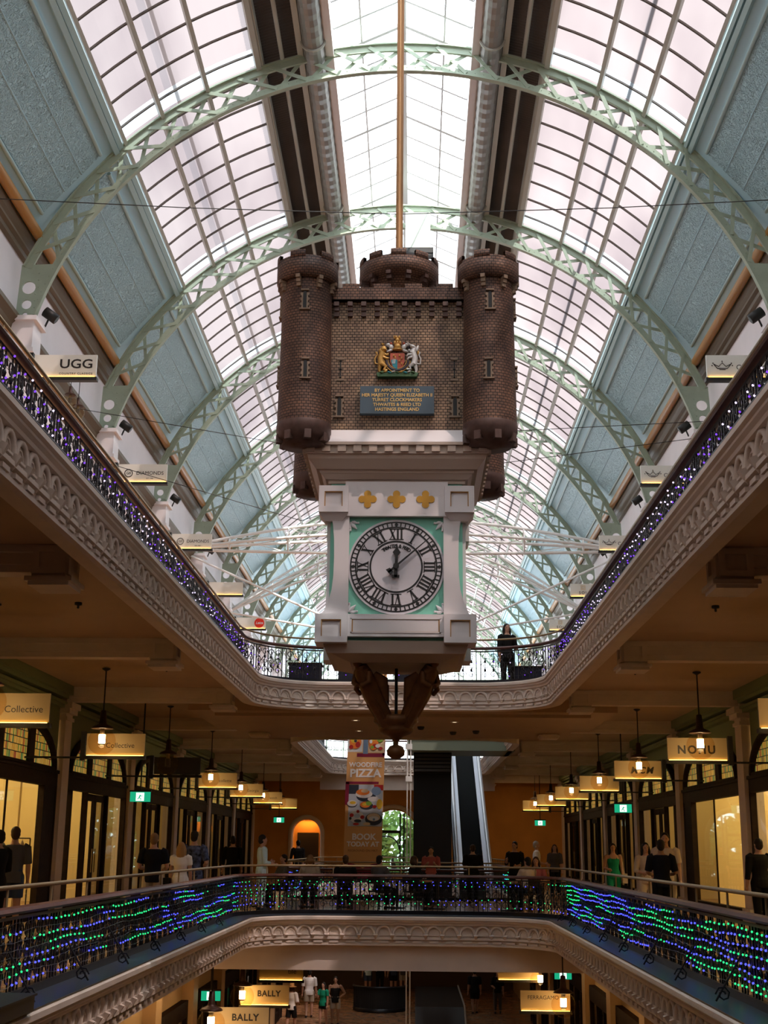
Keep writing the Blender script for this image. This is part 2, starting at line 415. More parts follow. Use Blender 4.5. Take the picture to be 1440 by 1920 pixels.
for z in (H2, 0):
    for y in COLY[1:]:
        if YF < y < YB and z == 0: continue
        for s in (-1, 1): beam(s, y, z)

# ---- outer walls, ends
def wallbox(name, x0, x1, y0, y1, z0, z1, m_): mb = MB(); mb.box(x0, x1, y0, y1, z0, z1); return struct(name, mb, m_)
for s, nm in ((-1, 'left'), (1, 'right')):
    wallbox('wall_' + nm, *sorted((s * 8.35, s * 8.75)), -8, 110, H2 - .3, 14.5, WHITEW)      # top gallery wall
    wallbox('wall_' + nm, *sorted((s * 12.0, s * 12.3)), -8, YW, H0, H2 - .3, SHOPW)           # back of the shops
    # mouldings of the upper wall
    mb = MB(); w = lambda o: s * (8.35 - o)
    P = [(w(0), -8, 0, 0)]
    def prof(pr, mt, name='trim'):
        mb = MB(); mb.sweep([(s * 8.35, -8, -s, 0), (s * 8.35, 110, -s, 0)], pr); return struct(name, mb, mt)
    prof([(0, 14.0), (.10, 14.02), (.12, 14.10), (.2, 14.14), (.2, 14.2), (.26, 14.26), (.3, 14.36), (.3, 14.42), (0, 14.44)], BROWNM)
    prof([(0, 12.1), (.06, 12.12), (.10, 12.3), (.22, 12.42), (.22, 12.52), (0, 12.54)], BROWNM)
    prof([(0, 8.9), (.08, 8.92), (.12, 9.2), (.0, 9.22)], CREAM)
wallbox('wall_back', -12.3, 12.3, -8.4, -8, H0, 19, CREAM)

# ---- roof
ZC, RI, RE = 10.35, 8.17, 8.88
def cyl(r, a): return V((r * math.cos(a), 0, ZC + r * math.sin(a)))
# lattice arch, built once at y=0 then copied
ARCHL = ['pale green lattice roof arch behind the camera position', 'pale green lattice roof arch just past the camera position', 'pale green lattice roof arch above the near galleries, out of frame',
         'lattice roof arch the castle clock hangs from by its copper pole', 'largest lattice roof arch, crossing the top of the photo in front of all others',
         'second lattice roof arch just above the castle turrets, a pale bracket at its crown', 'third lattice roof arch, its crown hidden behind the castle',
         'fourth lattice roof arch, beside the white truss, crown behind the castle', 'fifth lattice roof arch, seen low beside the clock dial', 'sixth lattice roof arch, small beyond the white trusses', 'seventh lattice roof arch, tiny beyond the white trusses', 'eighth lattice roof arch, tiny in the far vault', 'ninth lattice roof arch, tiny in the far vault', 'tenth lattice roof arch, tiny in the far vault', 'farthest lattice roof arch at the end of the vault']
arch = thing('lattice_arch', (0, ARCHY[0], 0), ARCHL[0], 'roof arch', 'lattice arches of the glass vault')
def ring(mb, r0, r1, a0, a1, y0, y1, n=72, x_clip=None):
    vs = []; fs = []
    for k in range(n + 1):
        a = a0 + (a1 - a0) * k / n
        for r in (r0, r1):
            p = cyl(r, a); vs += [(p.x, y0, p.z), (p.x, y1, p.z)]
    for k in range(n):
        b = k * 4; c = b + 4
        fs += [(b, c, c + 1, b + 1), (b + 2, b + 3, c + 3, c + 2), (b, b + 2, c + 2, c), (b + 1, c + 1, c + 3, b + 3)]
    fs += [(0, 1, 3, 2), (n * 4, n * 4 + 2, n * 4 + 3, n * 4 + 1)]
    mb.add(vs, fs)
aI, aE = math.radians(16), math.radians(22.5)
mb = MB(); ring(mb, RI, RI + .03, aI, PI - aI, -.065, .065); ring(mb, RI + .025, RI + .16, aI, PI - aI, -.03, .03)
for k in range(110):
    a = aI + .02 + (PI - 2 * aI - .04) * k / 109; p = cyl(RI + .10, a)
    octa(mb, (p.x, -.032, p.z), .014)
o = mb.build('lower_chord', SAGE); o.parent = arch
mb = MB(); ring(mb, RE - .035, RE, aE, PI - aE, -.10, .10); ring(mb, RE - .18, RE - .03, aE, PI - aE, -.03, .03); mb.build('upper_chord', SAGE).parent = arch
mb = MB(); NB = 26; b0 = math.radians(25)
for k in range(NB):
    a0 = b0 + (PI - 2 * b0) * k / NB; a1 = b0 + (PI - 2 * b0) * (k + 1) / NB
    for (ra, rb, yy) in ((RI + .06, RE - .06, -.045), (RE - .06, RI + .06, .045)):
        p, q = cyl(ra, a0), cyl(rb, a1); p.y = q.y = yy
        mb.bar(p, q, .085, .018, up=(0, 1, 0))
    c = (cyl(RI + .05, a0) + cyl(RE - .05, a1)) / 2
    mb.bar(V((c.x, -.06, c.z)), V((c.x, .06, c.z)), .05, .05)
mb.build('lattice_web', SAGE).parent = arch
for s in (-1, 1):
    # perforated foot plate
    outl = [(s * 8.3, 12.52), (s * 7.86, 12.52)] + [(s * cyl(RI + .02, math.radians(d)).x, cyl(RI + .02, math.radians(d)).z) for d in (17, 19, 21, 23, 25)] + [(s * 8.25, 13.78)]
    if s < 0: outl = outl[::-1]
    hole = lambda cx, cz, r: [(s * cx + r * math.cos(2 * PI * k / 16), cz + r * math.sin(2 * PI * k / 16)) for k in range(16)]
    mb = MB(); mb.prism(outl, (0, .024, 0), (1, 0, 0), (0, 0, 1), .048, holes=[hole(8.06, 13.25, .15), hole(8.08, 12.86, .11), hole(8.1, 12.62, .06)])
    for k in range(7): octa(mb, (s * (7.9 - .05 * (k > 3)), -.045, 12.62 + .16 * k), .02)
    mb.box(*sorted((s * 7.78, s * 8.3)), -.13, .13, 12.46, 12.53)
    mb.build('foot_plate', SAGE).parent = arch
for k in range(1, len(ARCHY)): dup(arch, (0, ARCHY[k], 0), label=ARCHL[k])

# roof glass: one window per bay and side between the blue panels and the ridge strip
GL = roofglass('roof_glass', (.90, .74, .71), (.64, .51, .51), .12); GL3 = roofglass('sunlit_lap_glass', (.93, .95, .98), (.86, .88, .93), .32, .12); GL2 = roofglass('skylight_glass', (.97, .97, .97), (.95, .90, .84), .88, .5)
BARM = mat('roof_bar', (.46, .47, .42), .5); BARD = mat('roof_bar_dark', (.10, .09, .08), .6)
RG = 9.0; g0, g1 = math.acos(6.26 / RG), math.acos(3.3 / RG)
wn = 0
for k in range(len(ARCHY) - 1):
    ya, yb = ARCHY[k], ARCHY[k + 1]
    for s in (-1, 1):
        wn += 1; mb = MB(); n = 8
        P = [cyl(RG, g0 + (g1 - g0) * i / n) for i in range(n + 1)]
        for i in range(n):
            mb.add([(s * P[i].x, ya, P[i].z), (s * P[i + 1].x, ya, P[i + 1].z), (s * P[i + 1].x, yb - .62, P[i + 1].z), (s * P[i].x, yb - .62, P[i].z)], [(0, 1, 2, 3)])
        w = struct('window_%d' % wn, mb, GL)
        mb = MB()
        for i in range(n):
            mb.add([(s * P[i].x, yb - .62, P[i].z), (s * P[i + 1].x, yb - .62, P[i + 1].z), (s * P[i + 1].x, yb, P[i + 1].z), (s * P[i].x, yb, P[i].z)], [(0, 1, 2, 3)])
        mb.build('sunlit_lap_pane', GL3, w)
        mb = MB()
        for a in (math.acos(5.46 / RG), math.acos(4.46 / RG)):
            p = cyl(RG - .12, a); mb.bar((s * p.x, ya, p.z), (s * p.x, yb, p.z), .09, .16, up=(-s * p.x, 0, ZC - p.z))
        for a, wd in ((g0, .08), (g1, .12)):
            p = cyl(RG - .08, a); mb.bar((s * p.x, ya, p.z), (s * p.x, yb, p.z), wd, .2, up=(-s * p.x, 0, ZC - p.z))
        mb.build('glazing_purlins', BARM, w)
        mb = MB()
        for j in range(8):
            y = ya + (j + .5) * BAY / 8
            mb.tube([(s * q.x, y, q.z) for q in [cyl(RG - .03, g0 + (g1 - g0) * i / n) for i in range(n + 1)]], .03, 4, caps=False)
        p = cyl(RG + .12, math.acos(5.0 / RG)); mb.bar((s * p.x, ya, p.z), (s * p.x, yb, p.z), .07, .07)
        mb.build('glazing_bars', BARD, w)
        # clear lapped glass beside each arch, made brighter to imitate its sunlit edge
# ridge strip: dark corrugated lining between the vault glass and the lantern
CORR = mat('corrugated_lining', (.075, .065, .06), .5, var=.2, scale=1)
for s in (-1, 1):
    mb = MB(); a, b = math.acos(3.3 / RG), math.acos(1.6 / RG); n = 6
    P = [cyl(RG + .16, a + (b - a) * i / n) for i in range(n + 1)]
    ny = 2360
    for i in range(n):
        vs = []; fs = []
        for j in range(ny + 1):
            y = -8 + 118 * j / ny; w = .03 * (j % 2)
            for q in (P[i], P[i + 1]): vs.append((s * q.x, y, q.z + w))
        for j in range(ny): fs.append((2 * j, 2 * j + 1, 2 * j + 3, 2 * j + 2))
        mb.add(vs, fs)
    struct('ceiling', mb, CORR)
    mb = MB()
    for x, wd, hh, zz in ((3.22, .14, .22, -.02), (2.32, .13, .2, -.05)):
        p = cyl(RG + zz, math.acos(x / RG)); mb.bar((s * p.x, -8, p.z), (s * p.x, 110, p.z), wd, hh)
    p = cyl(RG - .1, math.acos(2.75 / RG)); mb.tube([(s * p.x, -8, p.z), (s * p.x, 110, p.z)], .05, 8)
    struct('trim', mb, BARM)
    mb = MB(); p = cyl(RG - .02, math.acos(1.63 / RG))
    mb.bar((s * 1.64, -8, p.z - .02), (s * 1.64, 110, p.z - .02), .16, .5); mb.bar((s * 1.74, -8, p.z - .1), (s * 1.74, 110, p.z - .1), .05, .3)
    struct('trim', mb, WHITE)
    # spiral ventilation duct
    t = thing('spiral_duct', (s * 2.0, 0, 18.9), 'round grey spiral ventilation duct along the %s edge of the skylight' % ('left' if s < 0 else 'right'), 'duct', 'spiral ducts under the ridge')
    prof = []; vs = []; fs = []; n = 16; ny = 590
    for j in range(ny + 1):
        y = -8 + 118 * j / ny
        r = .235 if j % 2 else .25
        for k in range(n):
            vs.append((s * 1.99 + r * math.cos(2 * PI * k / n), y, 18.93 + r * math.sin(2 * PI * k / n)))
    for j in range(ny):
        for k in range(n): fs.append((j * n + k, j * n + (k + 1) % n, (j + 1) * n + (k + 1) % n, (j + 1) * n + k))
    mb = MB(); mb.add(vs, fs); mb.build('duct_tube', mat('duct_zinc', (.30, .30, .29), .4, .5), t)
    mb = MB()
    for y in ARCHY[1:]:
        pts = [(s * 1.99 + .27 * math.cos(w), y - .6, 18.93 + .27 * math.sin(w)) for w in [2 * PI * q / 20 for q in range(20)]]
        mb.tube(pts, .03, 4, closed=True)
    mb.build('hanger_ring', BARM, t)
# lantern skylight: gable of clear glass over the middle
wn += 1; mb = MB(); zr, ze = 20.1, 19.35
for s in (-1, 1): mb.add([(s * 1.56, -8, ze), (0, -8, zr), (0, 110, zr), (s * 1.56, 110, ze)], [(0, 1, 2, 3)])
sky = struct('window_%d' % wn, mb, GL2)
mb = MB()
for k in range(125):
    y = -8 + .94 * k
    for s in (-1, 1): mb.bar((s * 1.56, y, ze - .03), (0, y, zr - .03), .06 if k % 4 else .10, .08)
mb.bar((0, -8, zr - .05), (0, 110, zr - .05), .14, .12)
for s in (-1, 1):
    mb.bar((s * .95, -8, zr - .05 - .75 * .95 / 1.56), (s * .95, 110, zr - .05 - .75 * .95 / 1.56), .04, .04)
mb.build('glazing_bars', mat('skylight_bar', (.55, .57, .58), .5), sky)

# blue pressed-metal slopes below the glass, one panel per bay and side
def bluemat():
    mt = mat('blue_pressed_metal', (.42, .66, .75), .42, .0); nt = mt.node_tree; b = nt.nodes['Principled BSDF']; L = nt.links.new
    tc = nt.nodes.new('ShaderNodeTexCoord'); n = nt.nodes.new('ShaderNodeTexNoise'); n.inputs['Scale'].default_value = 8; n.inputs['Detail'].default_value = 3; n.inputs['Distortion'].default_value = 3.0
    L(tc.outputs['Object'], n.inputs['Vector'])
    r = nt.nodes.new('ShaderNodeValToRGB'); e = r.color_ramp.elements; e[0].position = .46; e[1].position = .54; L(n.outputs['Fac'], r.inputs[0])
    bp = nt.nodes.new('ShaderNodeBump'); bp.inputs['Strength'].default_value = 1.0; bp.inputs['Distance'].default_value = .09; L(r.outputs[0], bp.inputs['Height']); L(bp.outputs[0], b.inputs['Normal'])
    return mt
BLUE = bluemat(); BLUEP = mat('blue_paint', (.43, .68, .79), .45)
A_, B_ = V((8.3, 0, 14.25)), V((6.25, 0, 16.70)); dAB = (B_ - A_); nAB = V((-dAB.z, 0, dAB.x)).normalized()
if nAB.x > 0: nAB = -nAB
def sl(t, y, off, s): q = A_ + dAB * t + nAB * off; return V((s * q.x, y, q.z))
for k in range(len(ARCHY) - 1):
    ya, yb = ARCHY[k], ARCHY[k + 1]
    for s in (-1, 1):
        mb = MB()
        def strip(t0, t1, y0, y1, off, mi):
            a, b = (sl(t0, y0, off, s), sl(t1, y0, off, s)); c, d = sl(t1, y1, off, s), sl(t0, y1, off, s)
            e = [sl(t0, y0, off - .05, s), sl(t1, y0, off - .05, s), sl(t1, y1, off - .05, s), sl(t0, y1, off - .05, s)]
            mb.add([a, b, c, d] + e, [(0, 1, 2, 3), (4, 7, 6, 5), (0, 4, 5, 1), (1, 5, 6, 2), (2, 6, 7, 3), (3, 7, 4, 0)], mi)
        strip(0, 1, ya, yb, 0, 1)                                   # flat blue ground
        strip(.26, .80, ya + .35, yb - .35, .015, 0)                # pressed field
        for t in (.46, .63): mb.bar(sl(t, ya + .35, .018, s), sl(t, yb - .35, .018, s), .022, .022, mi=1)
        for t, wd in ((.24, .07), (.815, .07)): mb.tube([sl(t, ya + .4, .03, s), sl(t, yb - .4, .03, s)], .045, 8, mi=2)
        for t, wd in ((.93, .11), (.975, .08)): mb.bar(sl(t, ya, .05, s), sl(t, yb, .05, s), wd, .12, up=nAB, mi=2)
        o = struct('ceiling', mb, [BLUE, BLUEP, mat('blue_grey_rib', (.40, .58, .60), .45)])
    
for s in (-1, 1):
    for k in range(len(ARCHY) - 1):
        mb = MB(); q0, q1 = sl(.13, ARCHY[k] + .1, .12, s), sl(.13, ARCHY[k + 1] - .02, .12, s)
        mb.tube([q0, q1], .115, 12); struct('trim', mb, GOLDP)
# opaque slates outside the slopes keep the sun off the walls
for s in (-1, 1):
    mb = MB(); q = [(s * 12.5, 14.6), (s * 8.6, 14.6), (s * 8.35, 14.4), (s * 8.8, 14.9), (s * 12.5, 14.9)]
    mb.box(*sorted((s * 8.3, s * 12.6)), -8, 110, 14.5, 14.8); struct('ceiling', mb, DARKGREY)
# far gable: tall glazed end wall
mb = MB(); mb.box(-12.3, 12.3, 109, 109.3, H2, 8); struct('wall_far', mb, CREAM)
wn += 1; mb = MB(); mb.add([(-9, 109.1, 8), (9, 109.1, 8), (9, 109.1, 20.5), (-9, 109.1, 20.5)], [(0, 1, 2, 3)]); w = struct('window_%d' % wn, mb, GL2)
mb = MB()
for k in range(-6, 7): mb.bar((k * 1.4, 109, 8), (k * 1.4, 109, 20.5), .1, .1)
for z in (9.5, 11, 12.5, 14, 15.5, 17): mb.bar((-9, 109, z), (9, 109, z), .08, .08)
for a0 in (0,): mb.tube([cyl(7, math.radians(d)) + V((0, 109, 0)) for d in range(0, 181, 10)], .12, 6)
mb.build('glazing_bars', SAGE, w)
# ------------------------------------------------------------------ the castle clock
CX, CY = .055, 17.85
BRICK = brickmat('castle_stone', (.17, .10, .07), (.11, .068, .052), (.014, .010, .008), .062, .041)
BRICKW = brickmat('castle_wall_stone', (.30, .22, .155), (.22, .16, .115), (.03, .022, .018), .062, .041)
CAP = mat('castle_cap_stone', (.10, .06, .05), .5, .25, var=.2, scale=12)
STONE = mat('castle_trim_stone', (.24, .17, .115), .55, .1, var=.15, scale=15)
MINT = mat('mint_panel', (.22, .60, .46), .5)
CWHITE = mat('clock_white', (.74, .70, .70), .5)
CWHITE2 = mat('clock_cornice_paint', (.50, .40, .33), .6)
COPPER = mat('copper_pole', (.55, .30, .14), .35, .5)
BRONZE = mat('old_gilt_bronze', (.15, .06, .018), .5, .35, var=.25, scale=9)
clock = thing('castle_clock', (CX, CY, 2.8), 'big hanging tower clock with a brown brick castle on top and a white dial', 'clock')
def cp(name, mb, mats, parent=None): return mb.build(name, mats, parent or clock)
def box_uv(mb, x0, x1, y0, y1, z0, z1, mi=0):
    for a, b in (((x0, y0), (x1, y0)), ((x1, y0), (x1, y1)), ((x1, y1), (x0, y1)), ((x0, y1), (x0, y0))):
        w = math.hypot(b[0] - a[0], b[1] - a[1])
        mb.add([(*a, z0), (*b, z0), (*b, z1), (*a, z1)], [(0, 1, 2, 3)], mi, False, [[(0, z0), (w, z0), (w, z1), (0, z1)]])
    mb.add([(x0, y0, z0), (x1, y0, z0), (x1, y1, z0), (x0, y1, z0)], [(3, 2, 1, 0)], mi)
    mb.add([(x0, y0, z1), (x1, y0, z1), (x1, y1, z1), (x0, y1, z1)], [(0, 1, 2, 3)], mi)
hw = 1.1
mb = MB(); box_uv(mb, CX - hw, CX + hw, CY - hw, CY + hw, 7.15, 9.08); keep = cp('castle_wall', mb, BRICKW)
mb = MB()
for (x0, x1, y0, y1) in ((-1.16, 1.16, -1.20, -1.0), (-1.16, 1.16, 1.0, 1.20), (-1.2, -1.0, -1.2, 1.2), (1.0, 1.2, -1.2, 1.2)): box_uv(mb, CX + x0, CX + x1, CY + y0, CY + y1, 9.06, 9.24)
for k in range(4):
    for (dx, dy) in ((1, 0), (-1, 0), (0, 1), (0, -1)):
        c = -.66 + .44 * k; x = CX + (c if dy else dx * 1.1); y = CY + (c if dx else dy * 1.1)
        wx, wy = (.12, .1) if dy else (.1, .12)
        box_uv(mb, x - wx, x + wx, y - wy, y + wy, 9.24, 9.30)
cp('parapet', mb, BRICK)
for (dx, dy) in ((0, -1), (1, 0), (-1, 0), (0, 1)):
    for k in range(10):
        c = -.86 + 1.72 * k / 9; mb = MB()
        for (dz, d, hh) in ((0, .12, .06), (-.06, .08, .06), (-.12, .05, .07)):
            x = CX + (c if dy else dx * (1.1 + d / 2)); y = CY + (c if dx else dy * (1.1 + d / 2)); wx, wy = (.035, d / 2) if dy else (d / 2, .035)
            mb.box(x - wx, x + wx, y - wy, y + wy, 9.02 + dz - hh, 9.02 + dz)
        cp('corbel', mb, CAP)
def slit(name, c, nrm, w=.05, h=.26, parent=None):
    c, n = V(c), V(nrm).normalized(); u = V((-n.y, n.x, 0)); up = V((0, 0, 1))
    mb = MB(); pts = [(-w / 2, -h / 2), (w / 2, -h / 2), (w / 2, h / 2 - w), (w * .3, h / 2 - w * .3), (0, h / 2), (-w * .3, h / 2 - w * .3), (-w / 2, h / 2 - w)]
    mb.prism(pts, c - n * .01, u, up, .022 if u.cross(up).dot(n) > 0 else -.022, mi=1)
    for k in range(6):
        zz = -h / 2 + h * .86 * (k + .5) / 6; e = .035 if k % 2 else .02
        for s in (-1, 1): q = c + u * (s * (w / 2 + e / 2)) + up * zz; mb.bar(q - u * e / 2, q + u * e / 2, h / 6.6, .05, up=n)
    q = c - up * (h / 2 + .012); mb.bar(q - u * .075, q + u * .075, .02, .07, up=n)
    q = c + up * (h / 2 + .012); mb.bar(q - u * .055, q + u * .055, .02, .06, up=n)
    return cp(name, mb, [STONE, BLACK], parent)
for (sx, sy) in ((-1, -1), (1, -1), (-1, 1), (1, 1)):
    tx, ty = CX + sx * 1.27, CY + sy * 1.25
    mb = MB(); mb.lathe([(.37, 7.16), (.355, 8.0), (.345, 9.26)], (tx, ty, 0), 40, uv=True)
    tw = cp('turret', mb, BRICK)
    mb = MB(); mb.lathe([(.36, 9.22), (.43, 9.24), (.43, 9.52), (.39, 9.52), (.39, 9.30), (.0, 9.30)], (tx, ty, 0), 40, uv=True)
    for k in range(6):
        a = 2 * PI * (k + .25) / 6
        mb.lathe([(.385, 9.5), (.432, 9.5), (.432, 9.60), (.385, 9.60), (.385, 9.5)], (tx, ty, 0), 6, a0=a - .26, a1=a + .26, uv=True)
    cp('battlement', mb, BRICK, tw)
    for k in range(8):
        a = 2 * PI * (k + .5) / 8 + .15; mb = MB()
        for dz, d in ((0, .085), (-.055, .06), (-.11, .04)):
            p = V((tx + .345 * math.cos(a), ty + .345 * math.sin(a), 9.215 + dz)); n = V((math.cos(a), math.sin(a), 0)); mb.bar(p, p + n * d, .06, .05)
        cp('corbel', mb, STONE, tw)
    mb = MB(); mb.lathe([(.37, 7.17), (.375, 7.15), (.375, 7.06), (.36, 7.04), (.36, 6.96), (.30, 6.93), (.29, 6.86), (.0, 6.84)], (tx, ty, 0), 40)
    for k in range(8):
        a = 2 * PI * (k + .3) / 8; p = V((tx + .30 * math.cos(a), ty + .30 * math.sin(a), 6.95)); n = V((math.cos(a), math.sin(a), 0)); mb.bar(p - n * .05, p + n * .075, .09, .12)
    cp('turret_foot', mb, CAP, tw)
    for zz, da in ((8.88, .0), (7.87, -.08 * sx)):
        a = -PI / 2 * 1 + da if sy < 0 else PI / 2
        r = .357 if zz < 8.2 else .348
        slit('arrow_slit', (tx + r * math.cos(a), ty + r * math.sin(a), zz), (math.cos(a), math.sin(a), 0), parent=tw)
        a2 = 0 if sx > 0 else PI
        slit('arrow_slit', (tx + r * math.cos(a2), ty + r * math.sin(a2), zz), (math.cos(a2), math.sin(a2), 0), parent=tw)
mb = MB(); mb.lathe([(.47, 9.0), (.47, 9.80), (.60, 9.84), (.60, 10.06), (.55, 10.06), (.55, 9.9), (0, 9.9)], (CX, CY, 0), 48, uv=True)
for k in range(10):
    a = 2 * PI * k / 10 + .31; mb.lathe([(.55, 10.05), (.602, 10.05), (.602, 10.15), (.55, 10.15), (.55, 10.05)], (CX, CY, 0), 5, a0=a - .19, a1=a + .19, uv=True)
drum = cp('central_drum', mb, BRICK)
for k in range(12):
    a = 2 * PI * (k + .5) / 12; mb = MB()
    for dz, d in ((0, .12), (-.06, .08)):
        p = V((CX + .47 * math.cos(a), CY + .47 * math.sin(a), 9.79 + dz)); n = V((math.cos(a), math.sin(a), 0)); mb.bar(p, p + n * d, .07, .055)
    cp('corbel', mb, CAP, drum)
FY = CY - hw
for x in (-.80, .80):
    slit('arrow_slit', (CX + x, FY - .005, 7.50), (0, -1, 0), .055, .28)
    mb = MB(); mb.box(CX + x * .99 - .008, CX + x * .99 + .008, FY - .012, FY + .01, 7.93, 8.17, 1); mb.box(CX + x * .99 - .02, CX + x * .99 + .02, FY - .012, FY + .01, 8.04, 8.06, 1)
    for zz in (7.93, 8.05, 8.17): octa(mb, (CX + x * .99, FY - .01, zz), .018, 1)
    mb.box(CX + x * .99 - .05, CX + x * .99 + .05, FY - .012, FY, 8.19, 8.22); mb.box(CX + x * .99 - .05, CX + x * .99 + .05, FY - .012, FY, 7.88, 7.91)
    cp('cross_slit', mb, [STONE, BLACK])
# plaque
mb = MB(); mb.box(CX - .51, CX + .51, FY - .09, FY, 7.37, 7.77, 0)
PLQ = mat('blue_grey_plaque', (.065, .10, .13), .4)
plq = cp('plaque', mb, PLQ)
for k, tline in enumerate(('BY APPOINTMENT TO', 'HER MAJESTY QUEEN ELIZABETH II', 'TURRET CLOCKMAKERS', 'THWAITES & REED LTD', 'HASTINGS ENGLAND')):
    mb = MB(); text_on(mb, tline, .066, (CX, FY - .092, 7.705 - .069 * k), bold=.0012, squash=.95, depth=.003); cp('plaque_lettering', mb, mat('gilt_letters', (.72, .47, .16), .35, .3), plq)
# coat of arms in relief
crest = MB(); by = FY - .02
CR = [mat('crest_gold', (.62, .36, .10), .4, .3), mat('crest_silver', (.72, .72, .70), .4, .2), mat('crest_red', (.50, .10, .05), .45), mat('crest_blue', (.03, .30, .38), .45), mat('crest_green', (.06, .14, .06), .5), mat('crest_dark', (.05, .04, .05), .5)]
def e2(x, z, rx, rz, mi, d=.04, y=0, rot=0):
    crest.ell((CX + x, by - y, 8.2 + z), (rx, d, rz), 10, 7, mi, Matrix.Rotation(rot, 3, 'Y'))
def t2(pts, r, mi, y=.02): crest.tube([(CX + x, by - y, 8.2 + z) for x, z in pts], r, 7, mi)
crest.prism([(-.10, .10), (.10, .10), (.10, -.03), (.07, -.11), (0, -.17), (-.07, -.11), (-.10, -.03)], (CX, by + .01, 8.17), (1, 0, 0), (0, 0, 1), .045, 2)
crest.prism([(-.085, -.0), (0, -.0), (0, -.15), (-.06, -.10), (-.085, -.03)], (CX, by - .03, 8.17), (1, 0, 0), (0, 0, 1), .012, 3)
for (x, z) in ((.03, .06), (.06, .02), (.03, -.02), (.06, -.06), (-.05, .06), (-.03, .03)): e2(x, z - .03, .012, .018, 0, .012, .045)
for x in (-.06, -.045, -.03): t2([(x, .11 - .13), (x - .006, -.09)], .005, 1, .045)
ringp = [(.155 * math.cos(a), -.03 + .155 * math.sin(a)) for a in [PI * (1.02 + .96 * k / 14) for k in range(15)]]
t2(ringp, .026, 5, .02); t2([(x * 1.16, (z + .03) * 1.16 - .03) for x, z in ringp], .007, 0, .03); t2([(x * .84, (z + .03) * .84 - .03) for x, z in ringp], .006, 0, .035)
e2(0, .17, .05, .05, 0, .05, .02); e2(0, .13, .075, .02, 0, .045, .02)                        # helm
for x in (-.035, 0, .035): e2(x, .225, .02, .035, 0, .035, .02)
t2([(-.05, .21), (.05, .21)], .014, 2, .03)
e2(0, .27, .035, .035, 0, .035, .02); e2(-.02, .31, .022, .03, 0, .03, .02); e2(.025, .305, .018, .025, 0, .03, .03); t2([(-.04, .29), (-.055, .32), (-.04, .34)], .007, 0)
for s in (-1, 1):                                                                                # mantling
    for (x, z, a, b, mi) in ((.09, .17, .035, .045, 1), (.13, .20, .035, .025, 1), (.11, .11, .05, .02, 1), (.16, .17, .02, .03, 5), (.09, .22, .02, .02, 2), (.17, .12, .03, .015, 1)): e2(s * x, z, a, b, mi, .03, .01, .4 * s)
# lion, rampant, crowned
t2([(-.22, -.10), (-.235, .0), (-.20, .08)], [.045, .042, .05], 0, .03); e2(-.19, .13, .042, .05, 0, .045, .03); e2(-.175, .115, .028, .022, 0, .04, .05); e2(-.215, .105, .05, .05, 0, .04, .015)
t2([(-.21, .19), (-.20, .215)], [.02, .026], 0, .03)
t2([(-.20, .06), (-.15, .04), (-.12, .055)], [.026, .018, .016], 0, .04); t2([(-.20, .01), (-.15, -.01), (-.12, -.01)], [.024, .018, .015], 0, .04)
t2([(-.22, -.09), (-.16, -.13), (-.19, -.18), (-.14, -.19)], [.04, .026, .018, .02], 0, .045); t2([(-.235, -.10), (-.25, -.17), (-.245, -.22), (-.20, -.225)], [.036, .024, .018, .02], 0, .02)
t2([(-.25, -.09), (-.31, -.08), (-.315, .0), (-.28, .05), (-.30, .09)], [.012, .011, .011, .011, .018], 0, .02)
# unicorn
t2([(.23, -.10), (.245, .0), (.215, .08)], [.042, .042, .045], 1, .03); t2([(.21, .07), (.24, .15)], [.045, .03], 1, .03); e2(.215, .165, .05, .026, 1, .03, .04, .5); t2([(.19, .18), (.13, .235)], [.008, .003], 1, .05)
e2(.275, .14, .02, .055, 1, .025, .02, .3); e2(.29, .08, .016, .03, 0, .02, .02)
t2([(.21, .05), (.15, .05), (.13, .02)], [.022, .016, .012], 1, .04); t2([(.21, .01), (.16, .0), (.14, -.03)], [.02, .015, .012], 1, .045)
t2([(.23, -.09), (.17, -.13), (.19, -.17), (.13, -.17)], [.038, .024, .016, .014], 1, .045); t2([(.245, -.1), (.265, -.17), (.26, -.21), (.235, -.235)], [.034, .022, .015, .015], 1, .02)
t2([(.265, -.08), (.32, -.09), (.325, -.01), (.30, .05), (.315, .09)], [.012, .01, .01, .01, .014], 1, .02)
crest.prism([(-.27, -.27), (.27, -.27), (.29, -.22), (.2, -.19), (0, -.21), (-.2, -.19), (-.29, -.22)], (CX, by + .02, 8.18), (1, 0, 0), (0, 0, 1), .10, 4)
for k in range(9): e2(-.22 + .055 * k, -.235 + .012 * (k % 2), .03, .012, (4, 0, 3, 1)[k % 4], .02, .085, .3 * (-1) ** k)
cp('coat_of_arms', crest, CR)
# white sloping base of the castle, inverted stepped cornice, dentils
def frustum(mb, h0, z0, h1, z1, mi=0):
    a = [(CX + x * h0, CY + y * h0, z0) for x, y in ((-1, -1), (1, -1), (1, 1), (-1, 1))]; b = [(CX + x * h1, CY + y * h1, z1) for x, y in ((-1, -1), (1, -1), (1, 1), (-1, 1))]
    mb.add(a + b, [(3, 2, 1, 0), (4, 5, 6, 7)] + [(i, (i + 1) % 4, 4 + (i + 1) % 4, 4 + i) for i in range(4)], mi)
mb = MB(); frustum(mb, 1.30, 6.93, 1.10, 7.16); cp('base_slope', mb, CWHITE)
mb = MB()
for h0, z0, h1, z1 in ((1.30, 6.89, 1.30, 6.93), (1.25, 6.78, 1.25, 6.89), (1.20, 6.72, 1.22, 6.78), (1.10, 6.60, 1.20, 6.72), (1.05, 6.56, 1.06, 6.60), (.98, 6.49, 1.04, 6.56), (.94, 6.44, .94, 6.49)): frustum(mb, h0, z0, h1, z1)
